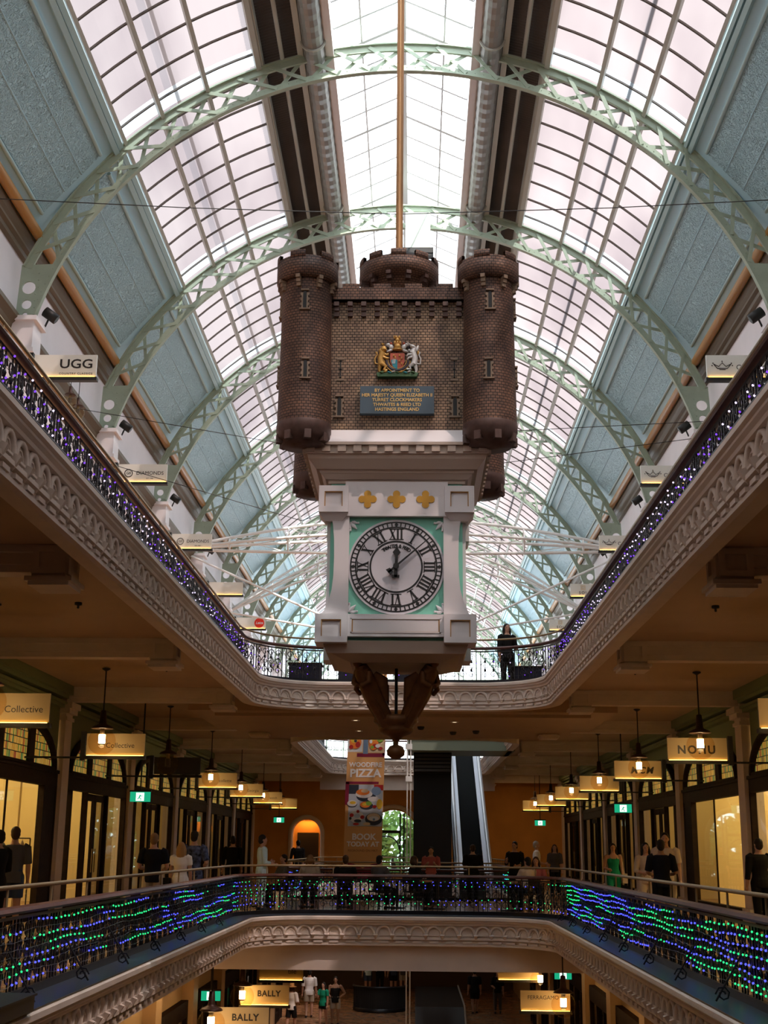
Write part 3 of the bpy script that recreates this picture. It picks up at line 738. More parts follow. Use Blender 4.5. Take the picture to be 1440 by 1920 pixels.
for (dx, dy) in ((0, -1), (1, 0), (-1, 0), (0, 1)):
    for k in range(12):
        c = -1.17 + 2.34 * k / 11; x = CX + (c if dy else dx * 1.255); y = CY + (c if dx else dy * 1.255); wx, wy = (.055, .03) if dy else (.03, .055)
        mb.box(x - wx, x + wx, y - wy, y + wy, 6.80, 6.885)
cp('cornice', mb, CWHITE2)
# body with four faces
hb = .90
mb = MB(); mb.box(CX - hb, CX + hb, CY - hb, CY + hb, 4.25, 6.46); cp('clock_case', mb, MINT)
Fy = CY - hb
fr = MB(); fr.box(CX - .68, CX + .68, Fy - .05, Fy + .02, 5.97, 6.44)
def quat(cx, cz, r=.050): 
    pts = []
    for q in range(4):
        a = PI / 2 * q; ox, oz = cx + .076 * math.cos(a), cz + .074 * math.sin(a)
        for k in range(9):
            w = a - 2.1 + 4.2 * k / 8; pts.append((ox + r * math.cos(w), oz + r * math.sin(w)))
    return pts
for f_ in ((0, -1), (0, 1)): pass
fz = MB(); fz.box(CX - .70, CX + .70, Fy - .10, Fy - .02, 5.965, 6.45)
cp('frieze', fz, CWHITE)
for k in (-1, 0, 1):
    mb = MB(); mb.prism(quat(CX + .395 * k, 6.20), (0, Fy - .098, 0), (1, 0, 0), (0, 0, 1), .012); cp('quatrefoil', mb, mat('quatrefoil_gold', (.52, .27, .03), .45, .2))
mb = MB(); mb.box(CX - .70, CX + .70, Fy - .12, Fy, 4.31, 4.61); mb.box(CX - .60, CX + .60, Fy - .13, Fy - .12, 4.355, 4.37); mb.box(CX - .60, CX + .60, Fy - .13, Fy - .12, 4.54, 4.555)
for x in (-.60, .585): mb.box(CX + x, CX + x + .015, Fy - .13, Fy - .12, 4.355, 4.555)
cp('lower_panel', mb, CWHITE)
mb = MB()
for (x0, x1, z0, z1) in ((-.58, .58, 4.535, 4.54), (-.585, -.57, 4.37, 4.54), (.57, .585, 4.37, 4.54), (-.58, .58, 4.37, 4.374)): mb.box(CX + x0, CX + x1, Fy - .125, Fy - .1195, z0, z1)
cp('panel_edging', mb, mat('ochre_edging', (.40, .20, .05), .5))
for sx in (-1, 1):
    for sy in (-1, 1):
        mb = MB(); x0, y0 = CX + sx * .80, CY + sy * .80
        # two faces of the pilaster, each with its outer edge curving out into the blocks
        edge = [(.985, 4.60), (.955, 4.68), (.905, 4.80), (.865, 4.95), (.845, 5.15), (.84, 5.40), (.845, 5.65), (.862, 5.84), (.88, 5.93), (.89, 6.02)]
        for ax in (0, 1):
            pts = [(.64, 4.58)] + edge + [(.64, 6.02)]
            if ax == 0: poly = [(sx * p, z) for p, z in pts]; mb.prism(poly, (CX, CY + sy * .86, 0), (1, 0, 0), (0, 0, 1), -.115 * sy)
            else: poly = [(sy * p, z) for p, z in pts]; mb.prism(poly, (CX + sx * .86, CY, 0), (0, 1, 0), (0, 0, 1), .085 * sx)
        shaft = cp('corner_pilaster', mb, CWHITE)
        for (z0, z1, hh, nm) in ((4.22, 4.60, .215, 'foot_block'), (6.0, 6.37, .20, 'head_block')):
            mb = MB(); bx, byy = x0 + sx * .055, y0 + sy * .055
            mb.box(bx - hh, bx + hh, byy - hh, byy + hh, z0, z1, 0)
            if z0 > 5: frustum2 = [(bx + a * r, byy + b * r, z) for r, z in ((.12, 5.90), (hh, 6.0)) for a, b in ((-1, -1), (1, -1), (1, 1), (-1, 1))]; mb.add(frustum2, [(0, 3, 2, 1)] + [(k, (k + 1) % 4, 4 + (k + 1) % 4, 4 + k) for k in range(4)])
            for ny in (-1, 1):
                Yf = byy + ny * hh; w = hh * .62; zc = (z0 + z1) / 2
                for (a, b, c, d) in ((-hh, -w, z0, z1), (w, hh, z0, z1), (-w, w, z0, zc - w * .85), (-w, w, zc + w * .85, z1)):
                    mb.box(bx + a, bx + b, *sorted((Yf, Yf + ny * .035)), c, d, 0)
                for (a, b, c, d) in ((-w, -w + .012, zc - w * .85, zc + w * .85), (w - .012, w, zc - w * .85, zc + w * .85), (-w, w, zc + w * .85 - .012, zc + w * .85)):
                    mb.box(bx + a, bx + b, *sorted((Yf, Yf + ny * .03)), c, d, 1)
            cp(nm, mb, [CWHITE, mat('ochre_edging', (.40, .20, .05), .5)], shaft)
# dial
DZ, DY = 5.275, Fy - .03
mb = MB(); mb.tube([(CX, Fy + .01, DZ), (CX, DY, DZ)], .655, 64, smooth=False)
dial = cp('dial', mb, mat('dial_white', (.62, .60, .64), .4))
mb = MB()
def dring(r0, r1, yy=.004, n=96):
    vs = []
    for k in range(n):
        a = 2 * PI * k / n
        vs += [(CX + r0 * math.cos(a), DY - yy, DZ + r0 * math.sin(a)), (CX + r1 * math.cos(a), DY - yy, DZ + r1 * math.sin(a))]
    mb.add(vs, [(2 * k, 2 * k + 1, (2 * k + 3) % (2 * n), (2 * k + 2) % (2 * n)) for k in range(n)])
dring(.606, .626); dring(.535, .558); dring(.338, .362)
def rad(a, r0, r1, w0, w1=None, off=0):
    w1 = w1 or w0; d = V((math.sin(a), 0, math.cos(a))); t = V((math.cos(a), 0, -math.sin(a))); c = V((CX, DY - .004, DZ)) + t * off
    mb.add([c + d * r0 - t * w0 / 2, c + d * r0 + t * w0 / 2, c + d * r1 + t * w1 / 2, c + d * r1 - t * w1 / 2], [(0, 1, 2, 3)])
for k in range(60):
    a = 2 * PI * (k + .0) / 60; rad(a, .558, .606, .016 if k % 5 else .03)
    if k % 5 == 0:
        d = V((math.sin(a), 0, math.cos(a))); t = V((math.cos(a), 0, -math.sin(a))); c = V((CX, DY - .006, DZ)) + d * .582
        mb.add([c + d * .024, c + t * .03, c - d * .024, c - t * .03], [(0, 1, 2, 3)])
ROM = ['XII', 'I', 'II', 'III', 'IIII', 'V', 'VI', 'VII', 'VIII', 'IX', 'X', 'XI']
for h, s in enumerate(ROM):
    a = 2 * PI * h / 12; wd = {'I': .05, 'V': .09, 'X': .09}; tot = sum(wd[c] for c in s); x = -tot / 2
    d = V((math.sin(a), 0, math.cos(a))); t = V((math.cos(a), 0, -math.sin(a))); c0 = V((CX, DY - .004, DZ))
    def stroke(xa, ra, xb, rb, w):
        p, q = c0 + t * xa + d * ra, c0 + t * xb + d * rb; e = t * w / 2
        mb.add([p - e, p + e, q + e, q - e], [(0, 1, 2, 3)])
    r0, r1 = .378, .522
    for c in s:
        w = wd[c]; m_ = x + w / 2
        if c == 'I': stroke(m_, r0, m_, r1, .026)
        if c == 'V': stroke(x + w / 2, r0, x + .018, r1, .028); stroke(x + w / 2, r0, x + w - .012, r1, .012)
        if c == 'X': stroke(x + w - .016, r0, x + .016, r1, .028); stroke(x + .012, r0, x + w - .012, r1, .012)
        x += w
    for rr in (r0, r1): 
        p = c0 + d * rr; e = t * (tot / 2 + .004); f = d * .006; mb.add([p - e - f, p + e - f, p + e + f, p - e + f], [(0, 1, 2, 3)])
word = 'THWAITES & REED'
for k, ch in enumerate(word):
    if ch == ' ': continue
    a = math.radians(-37 + 74 * k / (len(word) - 1)); d = V((math.sin(a), 0, math.cos(a))); t = V((math.cos(a), 0, -math.sin(a)))
    text_on(mb, ch, .068, V((CX, DY - .004, DZ)) + d * .285, t, d, bold=.002, depth=.001)
cp('dial_figures', mb, BLACK, dial)
def hand(name, a, L, tail, y):
    mb = MB(); d = V((math.sin(a), 0, math.cos(a))); t = V((math.cos(a), 0, -math.sin(a))); o = V((CX, DY - y, DZ))
    def sh(pts): mb.prism(pts, o, t, d, .012)
    if name == 'hour_hand':
        sh([(-.022, -tail), (.022, -tail), (.02, L * .45), (.055, L * .6), (.02, L * .75), (0, L), (-.02, L * .75), (-.055, L * .6), (-.02, L * .45)])
        sh([(-.05, -tail - .01), (.05, -tail - .01), (.05, -tail + .03), (-.05, -tail + .03)])
    else:
        sh([(-.016, -tail), (.016, -tail), (.006, L), (-.006, L)]); sh([(-.05, -tail), (.05, -tail), (.035, -tail + .06), (-.035, -tail + .06)])
    mb.tube([o, o + V((0, -.02, 0))], .04, 16)
    return cp(name, mb, BLACK, dial)
hand('hour_hand', math.radians(2), .32, .15, .03); hand('minute_hand', math.radians(49), .52, .14, .05)
# fleur ornaments in the corners of the dial panel
for sx in (-1, 1):
    for sz in (-1, 1):
        mb = MB(); c = V((CX + sx * .585, Fy - .015, DZ + .0 + sz * .57)); d = V((-sx * .7, 0, -sz * .7)); t = V((-d.z, 0, d.x))
        mb.tube([c - d * .07, c, c + d * .07], [.012, .03, .004], 8); mb.tube([c + d * .02 + t * .07, c + t * .045 - d * .03, c - d * .06], [.008, .022, .012], 8); mb.tube([c + d * .02 - t * .07, c - t * .045 - d * .03, c - d * .06], [.008, .022, .012], 8)
        mb.bar(c - d * .045 - t * .045, c - d * .045 + t * .045, .03, .018, up=(0, 1, 0)); mb.ell(c + t * .075 + d * .015, .016, 8, 6); mb.ell(c - t * .075 + d * .015, .016, 8, 6)
        cp('fleur_ornament', mb, WHITE)
# underside, gilt figure brackets, finial
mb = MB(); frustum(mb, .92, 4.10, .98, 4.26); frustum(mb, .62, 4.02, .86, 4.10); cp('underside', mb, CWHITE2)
for k in range(4):
    a = PI / 4 + PI / 2 * k; n = V((math.cos(a), math.sin(a), 0)); c = V((CX, CY, 0)); t = V((-n.y, n.x, 0))
    P = lambda r, z, o=0: c + n * r + V((0, 0, z)) + t * o
    mb = MB()
    # figure: draped body leaning outwards, head, shoulders, folded arms, wings
    mb.tube([P(.16, 3.24), P(.30, 3.44), P(.50, 3.70), P(.63, 3.90), P(.68, 4.0)], [.10, .12, .13, .12, .08], 12)
    mb.tube([P(.64, 3.90, -.12), P(.68, 3.95), P(.64, 3.90, .12)], [.05, .08, .05], 8)
    mb.ell(P(.74, 4.05), (.07, .07, .085), 10, 8); mb.tube([P(.68, 3.96), P(.74, 4.05)], .042, 8)
    mb.ell(P(.71, 4.08), (.07, .075, .06), 10, 8)
    for s in (-1, 1):
        mb.tube([P(.64, 3.90, s * .12), P(.66, 3.77, s * .15), P(.70, 3.72, s * .04)], [.045, .04, .032], 8)
        mb.tube([P(.50, 3.90, s * .08), P(.42, 3.80, s * .15), P(.30, 3.54, s * .12)], [.03, .07, .02], 8, sq=(.5, 1.3))
    for j in range(5): mb.tube([P(.60 - .03 * j, 3.74 - .05 * j, -.10 + .05 * j), P(.40, 3.46, -.09 + .045 * j), P(.26, 3.28, -.08 + .04 * j)], [.012, .022, .016], 6)
    mb.bar(P(.62, 4.10), P(.84, 4.10), .18, .05)
    cp('gilt_figure', mb, BRONZE)
mb = MB(); mb.lathe([(.02, 3.38), (.30, 3.36), (.31, 3.28), (.26, 3.24), (.23, 3.20), (.25, 3.17), (.20, 3.12), (.10, 3.08), (.035, 3.02), (.035, 2.97), (.09, 2.95), (.125, 2.89), (.12, 2.83), (.05, 2.78), (0, 2.77)], (CX, CY, 0), 20, smooth=True); cp('finial', mb, BRONZE)
mb = MB(); mb.tube([(CX, CY, 3.36), (CX, CY, 4.05)], .022, 8); cp('stem_rod', mb, IRON)
mb = MB(); mb.tube([(CX, CY, 9.9), (CX, CY, ZC + RI + .05)], .055, 16); mb.lathe([(.12, 9.9), (.12, 9.98), (.06, 10.0)], (CX, CY, 0), 16); cp('hanging_pole', mb, COPPER)

# ------------------------------------------------------------------ railings with fairy lights
def scroll(mb, c, t, up, R, turns=1.3, r=.008, flip=1):
    pts = []
    for k in range(11):
        w = turns * 2 * PI * k / 10; q = R * (1 - .75 * k / 10); pts.append(c + t * (flip * q * math.cos(w)) + up * (q * math.sin(w)))
    mb.tube(pts, r, 4, caps=False)
UZ = V((0, 0, 1))
def railing(path, z, d0, d1, label, group, stays=False, plen=1.5, dense=True):
    p0, n0 = path.at((d0 + d1) / 2)
    t_ = thing('railing', (p0.x, p0.y, z), label, 'railing', group)
    sp = path.sub(d0, d1)
    mb = MB(); mb.sweep(sp, [(o, z + zz) for o, zz in ((-.07, .90), (.07, .90), (.085, .925), (.06, .96), (0, .975), (-.06, .96), (-.085, .925))]); mb.build('wooden_handrail', WOOD, t_)
    mb = MB(); pts = [(x - nx * .06, y - ny * .06, z + 1.16) for x, y, nx, ny in sp]; mb.tube(pts, .024, 8)
    nb = max(1, int((d1 - d0) / 1.6))
    for k in range(nb + 1):
        q, n = path.at(d0 + (d1 - d0) * k / nb); q = q - n * .06; mb.tube([q + UZ * (z + .96), q + UZ * (z + 1.16)], .014, 6)
    mb.build('brass_rail', BRASS, t_)
    mb = MB(); mb.sweep(sp, [(-.03, z + .04), (.03, z + .04), (.03, z + .13), (-.03, z + .13)]); mb.sweep(sp, [(-.015, z + .84), (.015, z + .84), (.015, z + .87), (-.015, z + .87)]); mb.build('iron_rail', IRON, t_)
    N = max(1, round((d1 - d0) / plen)); L = (d1 - d0) / N
    for k in range(N):
        mb = MB(); nbar = max(4, round(L / .115))
        for j in range(nbar + 1):
            q, n = path.at(d0 + L * k + L * j / nbar); th = .011 if j % 4 else .017
            if j % 4 == 0 or j % 2: mb.tube([q + UZ * (z + .12), q + UZ * (z + .86)], th, 4, caps=False)
        for j in range(max(1, nbar // 2)):
            q, n = path.at(d0 + L * k + L * (2 * j + 1) / nbar * .98); tt = V((-n.y, n.x, 0))
            for zz, R, fl in ((.27, .10, 1), (.49, .11, -1), (.71, .10, 1)):
                if dense or zz == .49: scroll(mb, q + UZ * (z + zz), tt, UZ, R, 1.2, .011, fl)
            if dense:
                for zz in (.38, .60): mb.ell(q + UZ * (z + zz), (.03, .03, .045), 6, 4)
        mb.build('iron_panel', IRON, t_)
    if stays:
        for k in range(int((d1 - d0) / 2.2)):
            q, n = path.at(d0 + .6 + 2.2 * k); mb = MB(); tt = V((-n.y, n.x, 0))
            a = q + n * .03 + UZ * (z + .55); b = q + n * .34 + UZ * (z + .06); mb.tube([a, b], .012, 5); scroll(mb, q + n * .26 + UZ * (z + .13), n, UZ, .085, 1.5, .012, 1)
            mb.build('scroll_stay', IRON, t_)
    return t_
G1, G2 = 'railings round the middle floor void', 'railings round the top floor void'
VL, VR, VF = SL - 24, D2 + 24, 0
railing(UP, 0, .05, D1, 'dark iron railing with green and blue lights along the left of the middle floor', G1, True)
railing(UP, 0, D1, D2, 'dark iron railing with lights across the far end of the middle floor void', G1, False, 1.0)
railing(UP, 0, D2, UP.L[-1] - .05, 'dark iron railing with blue and green lights along the right of the middle floor', G1, True)
railing(UP, H2, .05, D1, 'dark iron railing with purple lights along the left upper gallery', G2)
railing(UP, H2, D1, D2, 'see-through iron railing across the far end of the upper void behind the clock', G2, False, 1.0)
railing(UP, H2, D2, UP.L[-1] - .05, 'dark iron railing with purple lights along the right upper gallery', G2)
railing(P2, 0, 0, P2.L[-1] - .01, 'low iron railing round the second void behind the diners', 'railings of the second void', False, 2.5, False)
railing(P2, H2, 0, P2.L[-1] - .01, 'iron railing of the upper floor round the second void above the food banner', 'railings of the second void', False, 2.5, False)

LG, LB = emis('green_led', (.02, .75, .20), 1.5, False), emis('blue_led', (.06, .07, 1), 2.2, False)
LP, LW = emis('violet_led', (.20, .06, .9), 1.3, False), emis('white_led', (.80, .66, 1), 1.5, False)
def lights(path, z, d0, d1, label, group, upper=False, rows=8, fill=.6, cols=(LG, LB), bw=.5):
    p0, n0 = path.at((d0 + d1) / 2)
    t_ = thing('fairy_light_net', (p0.x, p0.y, z), label, 'fairy lights', group)
    pts = []; wire = MB()
    for r in range(rows):
        run = []
        s = d0 + random.random() * .1; on = True; colr = 0
        while s < d1:
            if random.random() < .16: on = random.random() < fill
            if random.random() < .35: colr = random.random() < bw
            q, n = path.at(s)
            zz = z + .16 + .68 * (r + .5) / rows + (random.uniform(-.045, .045) if upper else .014 * math.sin(s * 2.1 + r) + random.uniform(-.008, .008))
            p = q + n * .045 + UZ * zz; run.append(p)
            if on: pts.append((p, colr))
            s += random.uniform(.18, .60) if upper else random.uniform(.14, .24)
        wire.tube(run, .003, 3, caps=False)
    wire.build('wire', BLACK, t_)
    pts.sort(key=lambda e: e[0].y)
    def bulbmesh(r, mt):
        b = MB(); b.ell((0, 0, 0), r, 6, 4); return b.mesh('bulb', mt)
    rb = .0125 if not upper else .0135
    ms = [bulbmesh(rb, cols[0]), bulbmesh(rb, cols[1])]
    for p, c in pts[:100]:
        o = bpy.data.objects.new('bulb', ms[c]); COL.objects.link(o); o.parent = t_; o.location = p - t_.location
    if pts[100:]:
        mb = MB()
        for p, c in pts[100:]: mb.ell(p, rb, 6, 4, int(c))
        o = mb.build('bulb', list(cols), t_); o['kind'] = 'stuff'
LGp = 'fairy light nets on the railings'
lights(UP, 0, SL - 20, D1, 'sparse rows of green and blue lights on the left middle-floor railing', LGp, fill=.5, bw=.5)
lights(UP, 0, D1, D2, 'dotted rows of green and blue lights on the far middle-floor railing', LGp, fill=.5, bw=.5)
lights(UP, 0, D2, D2 + 20, 'bright dense bands of blue and green lights on the right middle-floor railing', LGp, fill=.75, bw=.6)
lights(UP, H2, SL - 21, D1, 'scattered violet and white lights on the left upper railing', LGp, True, 8, .75, (LP, LW), .35)
lights(UP, H2, D1, D2, 'few violet lights on the far upper railing behind the clock foot', LGp, True, 4, .6, (LP, LW), .4)
lights(UP, H2, D2, D2 + 21, 'scattered violet and pale lights on the right upper railing', LGp, True, 8, .75, (LP, LW), .45)
lights(P2, H2, 2, 16, 'violet lights on the railing above the food banner', LGp, True, 5, .8, (LP, LW), .2)
lights(P2, 0, 18, 44, 'green and blue lights on the low railing behind the diners', LGp, False, 5, .5)
# ------------------------------------------------------------------ arch plinths, spotlights, piers of the upper wall
ORD = ['nearest', 'second', 'third', 'fourth', 'fifth', 'sixth', 'seventh', 'eighth', 'ninth', 'tenth', 'eleventh']
for s, side in ((-1, 'left'), (1, 'right')):
    for k, y in enumerate(ARCHY[2:], 2):
        mb = MB(); X = lambda a: s * a
        def bx(a, b, y0, y1, z0, z1, mi=0): mb.box(min(X(a), X(b)), max(X(a), X(b)), y + y0, y + y1, z0, z1, mi)
        bx(7.72, 8.35, -.38, .38, 12.36, 12.46); bx(7.80, 8.35, -.30, .30, 11.75, 12.36); bx(7.76, 8.35, -.34, .34, 11.66, 11.75)
        bx(7.95, 8.35, -.2, .2, 11.40, 11.66); bx(8.1, 8.35, -.3, .3, H2, 11.40)
        struct('trim', mb, WHITE)
    for k, y in enumerate(ARCHY[4:9], 4):
        t = thing('spotlight', (s * 7.55, y + .25, 12.5), 'black spotlight beside the %s plinth of the %s roof arch' % (side, ['', '', '', '', 'largest', 'second', 'third', 'fourth', 'fifth'][k]), 'spotlight', 'spotlights at the arch feet')
        mb = MB(); a, d = V((s * 7.62, y + .25, 12.72)), V((-s * .72, .15, -.5)).normalized()
        mb.tube([a - d * .16, a - d * .15, a + d * .16, a + d * .17], [.08, .115, .115, .09], 14); mb.build('spotlight_body', BLACK, t)
        mb = MB(); mb.tube([a, a - V((-s * .1, 0, .26)), V((s * 7.78, y + .2, 12.46))], .022, 6); mb.build('spotlight_arm', BLACK, t)

# ------------------------------------------------------------------ the middle-floor shops
def stainedglass():
    mt = bpy.data.materials.new('stained_glass'); mt.use_nodes = True; nt = mt.node_tree; b = nt.nodes['Principled BSDF']; L = nt.links.new
    tc = nt.nodes.new('ShaderNodeTexCoord'); sp = nt.nodes.new('ShaderNodeSeparateXYZ'); cb = nt.nodes.new('ShaderNodeCombineXYZ')
    L(tc.outputs['Object'], sp.inputs[0]); L(sp.outputs['Y'], cb.inputs[0]); L(sp.outputs['Z'], cb.inputs[1])
    br = nt.nodes.new('ShaderNodeTexBrick'); br.offset = 0.0; br.inputs['Scale'].default_value = 1; br.inputs['Brick Width'].default_value = .085; br.inputs['Row Height'].default_value = .16
    br.inputs['Mortar Size'].default_value = .010; br.inputs['Color1'].default_value = (0, 0, 0, 1); br.inputs['Color2'].default_value = (1, 1, 1, 1); br.inputs['Mortar'].default_value = (.5, .5, .5, 1)
    L(cb.outputs[0], br.inputs['Vector'])
    cr = nt.nodes.new('ShaderNodeValToRGB'); cr.color_ramp.interpolation = 'CONSTANT'; e = cr.color_ramp.elements
    e[0].position = 0; e[0].color = (.75, .42, .06, 1); e[1].position = .38; e[1].color = (.30, .38, .07, 1)
    for p, c in ((.52, (.85, .55, .12, 1)), (.74, (.45, .10, .03, 1)), (.84, (.10, .26, .10, 1))): q = e.new(p); q.color = c
    L(br.outputs['Color'], cr.inputs[0])
    mx = nt.nodes.new('ShaderNodeMix'); mx.data_type = 'RGBA'; L(br.outputs['Fac'], mx.inputs[0]); L(cr.outputs[0], mx.inputs[6]); mx.inputs[7].default_value = (.004, .004, .004, 1)
    L(mx.outputs[2], b.inputs['Base Color']); L(mx.outputs[2], b.inputs['Emission Color']); b.inputs['Emission Strength'].default_value = .28  # weak emission stands in for shop light coming through the glass
    mt.cycles.emission_sampling = 'NONE'
    return mt
STG = stainedglass()
def shopfront(s, label, group, doors=True):
    """one bay, built at y=0 for side s; the glass line is x = s*8.2"""
    t = thing('shopfront', (0, 0, 0), label, 'shopfront', group)
    X = lambda a: s * (8.2 + a)
    def bx(mb, a, b, y0, y1, z0, z1, mi=0): mb.box(min(X(a), X(b)), max(X(a), X(b)), y0, y1, z0, z1, mi)
    W = BAY / 2 - .36
    mb = MB()
    bx(mb, -.06, .12, -W, W, 2.92, 3.30); bx(mb, -.10, .10, -W, W, 3.22, 3.30); bx(mb, -.06, .1, -W, -1.1, 0, .28); bx(mb, -.06, .1, 1.1 if doors else -1.1, W, 0, .28)
    if not doors: bx(mb, -.05, .1, W - 1.0, W, .28, 2.92)
    for y in ((-W + .05, -1.15, 1.15, W - .05, -W + .7) if doors else (-W + .05, W - .05, W - 1.0)): bx(mb, -.06, .08, y - .06, y + .06, 0, 2.95)
    if not doors: bx(mb, -.01, .03, -.22, -.19, .28, 2.92)
    mb.build('timber_frame', TIMBER).parent = t
    for a, b in (((-W + .1, -1.2), (1.2, W - .1)) if doors else ((-W + .1, -.21), (-.2, W - 1.06))):
        mb = MB(); mb.add([(X(.02), a, .28), (X(.02), b, .28), (X(.02), b, 2.92), (X(.02), a, 2.92)], [(0, 1, 2, 3)]); mb.build('display_window', SHOPGLASS).parent = t
    for q in ((-1, 1) if doors else ()):
        mb = MB(); y0, y1 = (.02, 1.1) if q > 0 else (-1.1, -.02)
        for a, b in ((y0, y0 + .14), (y1 - .14, y1)): bx(mb, .02, .08, a, b, .02, 2.9)
        bx(mb, .02, .08, y0, y1, .02, .32); bx(mb, .02, .08, y0, y1, 2.72, 2.9)
        d = mb.build('door', TIMBER); d.parent = t
        mb = MB(); mb.add([(X(.05), y0 + .14, .32), (X(.05), y1 - .14, .32), (X(.05), y1 - .14, 2.72), (X(.05), y0 + .14, 2.72)], [(0, 1, 2, 3)]); mb.build('door_glass', SHOPGLASS).parent = d
        mb = MB(); yy = .16 * q; mb.tube([(X(-.02), yy, .9), (X(-.02), yy, 1.5)], .018, 6); mb.build('door_handle', BRASS).parent = d
    # arched transom with three leaded lights
    AW, AZ, AH = W - .35, 3.30, 1.0
    arcz = lambda y: AZ + AH * math.sqrt(max(0, 1 - (abs(y) / AW) ** 2.6))
    mb = MB(); n = 20
    pts = [(X(-.04), -AW * math.cos(PI * k / n), arcz(AW * math.cos(PI * k / n))) for k in range(n + 1)]
    mb.tube(pts, .11, 6, sq=(1, .8)); bx(mb, -.1, .08, -AW, AW, 3.28, 3.36)
    cuts = [-AW + .06, -AW * .36, AW * .36, AW - .06]
    for y in cuts[1:3]: bx(mb, -.08, .08, y - .20, y + .20, 3.3, arcz(y) - .02)
    tr = mb.build('transom_frame', TIMBER); tr.parent = t
    for a, b in zip(cuts, cuts[1:]):
        a, b = a + .2 * (a > cuts[0]), b - .2 * (b < cuts[-1])
        ys = [a + (b - a) * k / 8 for k in range(9)]
        poly = [(a, 3.34), (b, 3.34)] + [(y, max(3.36, min(arcz(y) - .06, 4.28 - .55 * (abs(y - (a + b) / 2) / ((b - a) / 2)) ** 3 * .5))) for y in ys[::-1]]
        mb = MB(); mb.prism(poly if s > 0 else poly, (X(.0), 0, 0), (0, 1, 0), (0, 0, 1), .02); mb.build('leaded_light', STG).parent = tr
    # green plaster above the arch
    mb = MB(); poly = [(-W, 3.3)] + [(-AW * math.cos(PI * k / n), arcz(AW * math.cos(PI * k / n))) for k in range(n + 1)] + [(W, 3.3), (W, 5.3), (-W, 5.3)]
    mb.prism(poly, (X(.06), 0, 0), (0, 1, 0), (0, 0, 1), .06); bx(mb, -.12, .06, -W, W, 4.78, 4.86); bx(mb, -.18, .06, -W, W, 4.86, 4.92); bx(mb, -.30, .06, -W, W, 5.08, 5.30); bx(mb, -.2, .06, -W, W, 5.0, 5.08)
    mb.build('spandrel', GREENW).parent = t
    return t
def ordinal(k): return ORD[k]
for s, side in ((-1, 'left'), (1, 'right')):
    g = 'shopfronts along the %s gallery of the middle floor' % side
    first = None
    for k in range(1, 8):
        lab = '%s dark timber shopfront with leaded lights on the %s gallery counting from the camera' % (ordinal(k - 1), side)
        if first is None: first = shopfront(s, lab, g); first.location = (0, MIDY[k], 0)
        elif k == (2 if s < 0 else 3):
            lab = '%s shopfront on the %s gallery, two wide bright display panes and no door' % (ordinal(k - 1), side)
            shopfront(s, lab, g, False).location = (0, MIDY[k], 0)
        else: dup(first, (0, MIDY[k], 0), label=lab)
    for k, y in enumerate(COLY):
        mb = MB(); X = lambda a: s * (8.2 + a)
        def bx(a, b, y0, y1, z0, z1): mb.box(min(X(a), X(b)), max(X(a), X(b)), y + y0, y + y1, z0, z1)
        bx(-.14, .3, -.30, .30, 0, 5.3); bx(-.20, .3, -.36, .36, 0, .3); bx(-.18, .3, -.34, .34, 4.5, 4.58); bx(-.24, .3, -.38, .38, 4.66, 4.78); bx(-.30, .3, -.42, .42, 4.78, 4.92)
        struct('trim', mb, CREAM)
        mb = MB(); mb.box(*sorted((s * 9.1, s * 12)), y - .08, y + .08, 0, 5.3); struct('wall_inner', mb, SHOPW)
    # shop ceilings glow: one long troffer per bay
    for k in range(1, 8):
        pw = (120, 190, 140, 40, 28, 20, 20, 20)[k - 1] if s < 0 else (120, 180, 190, 70, 36, 24, 20, 20)[k - 1]
        area((s * 10.6, MIDY[k], 4.6), 1.6, 5.0, pw, (1, .74, .34))
# ------------------------------------------------------------------ pendant lamps
def pendant(name='pendant_lamp', rodlen=1.55):
    t = thing(name, (0, 0, 0), '', 'lamp', 'globe pendant lamps of the middle floor')
    mb = MB(); mb.tube([(0, 0, .62), (0, 0, rodlen)], .016, 6); mb.lathe([(.02, rodlen - .06), (.09, rodlen - .02), (.09, rodlen)], n=12); mb.build('rod', BLACK).parent = t
    mb = MB(); mb.lathe([(.02, .66), (.06, .64), (.075, .40), (.09, .36), (.20, .31), (.24, .27), (.225, .26), (.0, .27)], n=20); mb.build('lamp_cap', mat('copper_cap', (.05, .022, .014), .45, .3)).parent = t
    mb = MB(); mb.lathe([(.29 * math.sin(a), -.29 * math.cos(a)) for a in [.02 + (PI - .75) * k / 12 for k in range(13)]], n=28); mb.build('glass_globe', GLOBE).parent = t
    mb = MB(); mb.tube([(0, 0, .27), (0, 0, .14)], .05, 10); mb.build('lamp_holder', BRASS).parent = t; mb = MB(); mb.tube([(0, 0, -.05), (0, 0, -.08)], .07, 10); mb.build('bulb_foot', BRASS).parent = t
    mb = MB(); mb.tube([(0, 0, -.04), (0, 0, .14)], .072, 12); mb.build('bulb', BULBHOT).parent = t
    return t
pl = pendant()
used = False
for s, side in ((-1, 'left'), (1, 'right')):
    for k in range(1, 8):
        unlit = s < 0 and k == 3
        lab = ('unlit globe pendant lamp between glowing ones on the left gallery' if unlit else
               '%s glowing globe pendant lamp under the %s gallery ceiling, counting from the camera' % (ordinal(k - 1), side))
        if not used: o = pl; o.location = (s * 6.32, MIDY[k], 3.73); o['label'] = lab; used = True
        else: o = dup(pl, (s * 6.32, MIDY[k], 3.73), label=lab)
        if unlit:
            for c in kids(o):
                if c.name.startswith('bulb'):
                    c.data = c.data.copy(); c.data.materials[0] = mat('dead_bulb', (.10, .09, .08), .4)
        else: point((s * 6.32, MIDY[k], 3.66), 6, (1, .60, .26), .08)
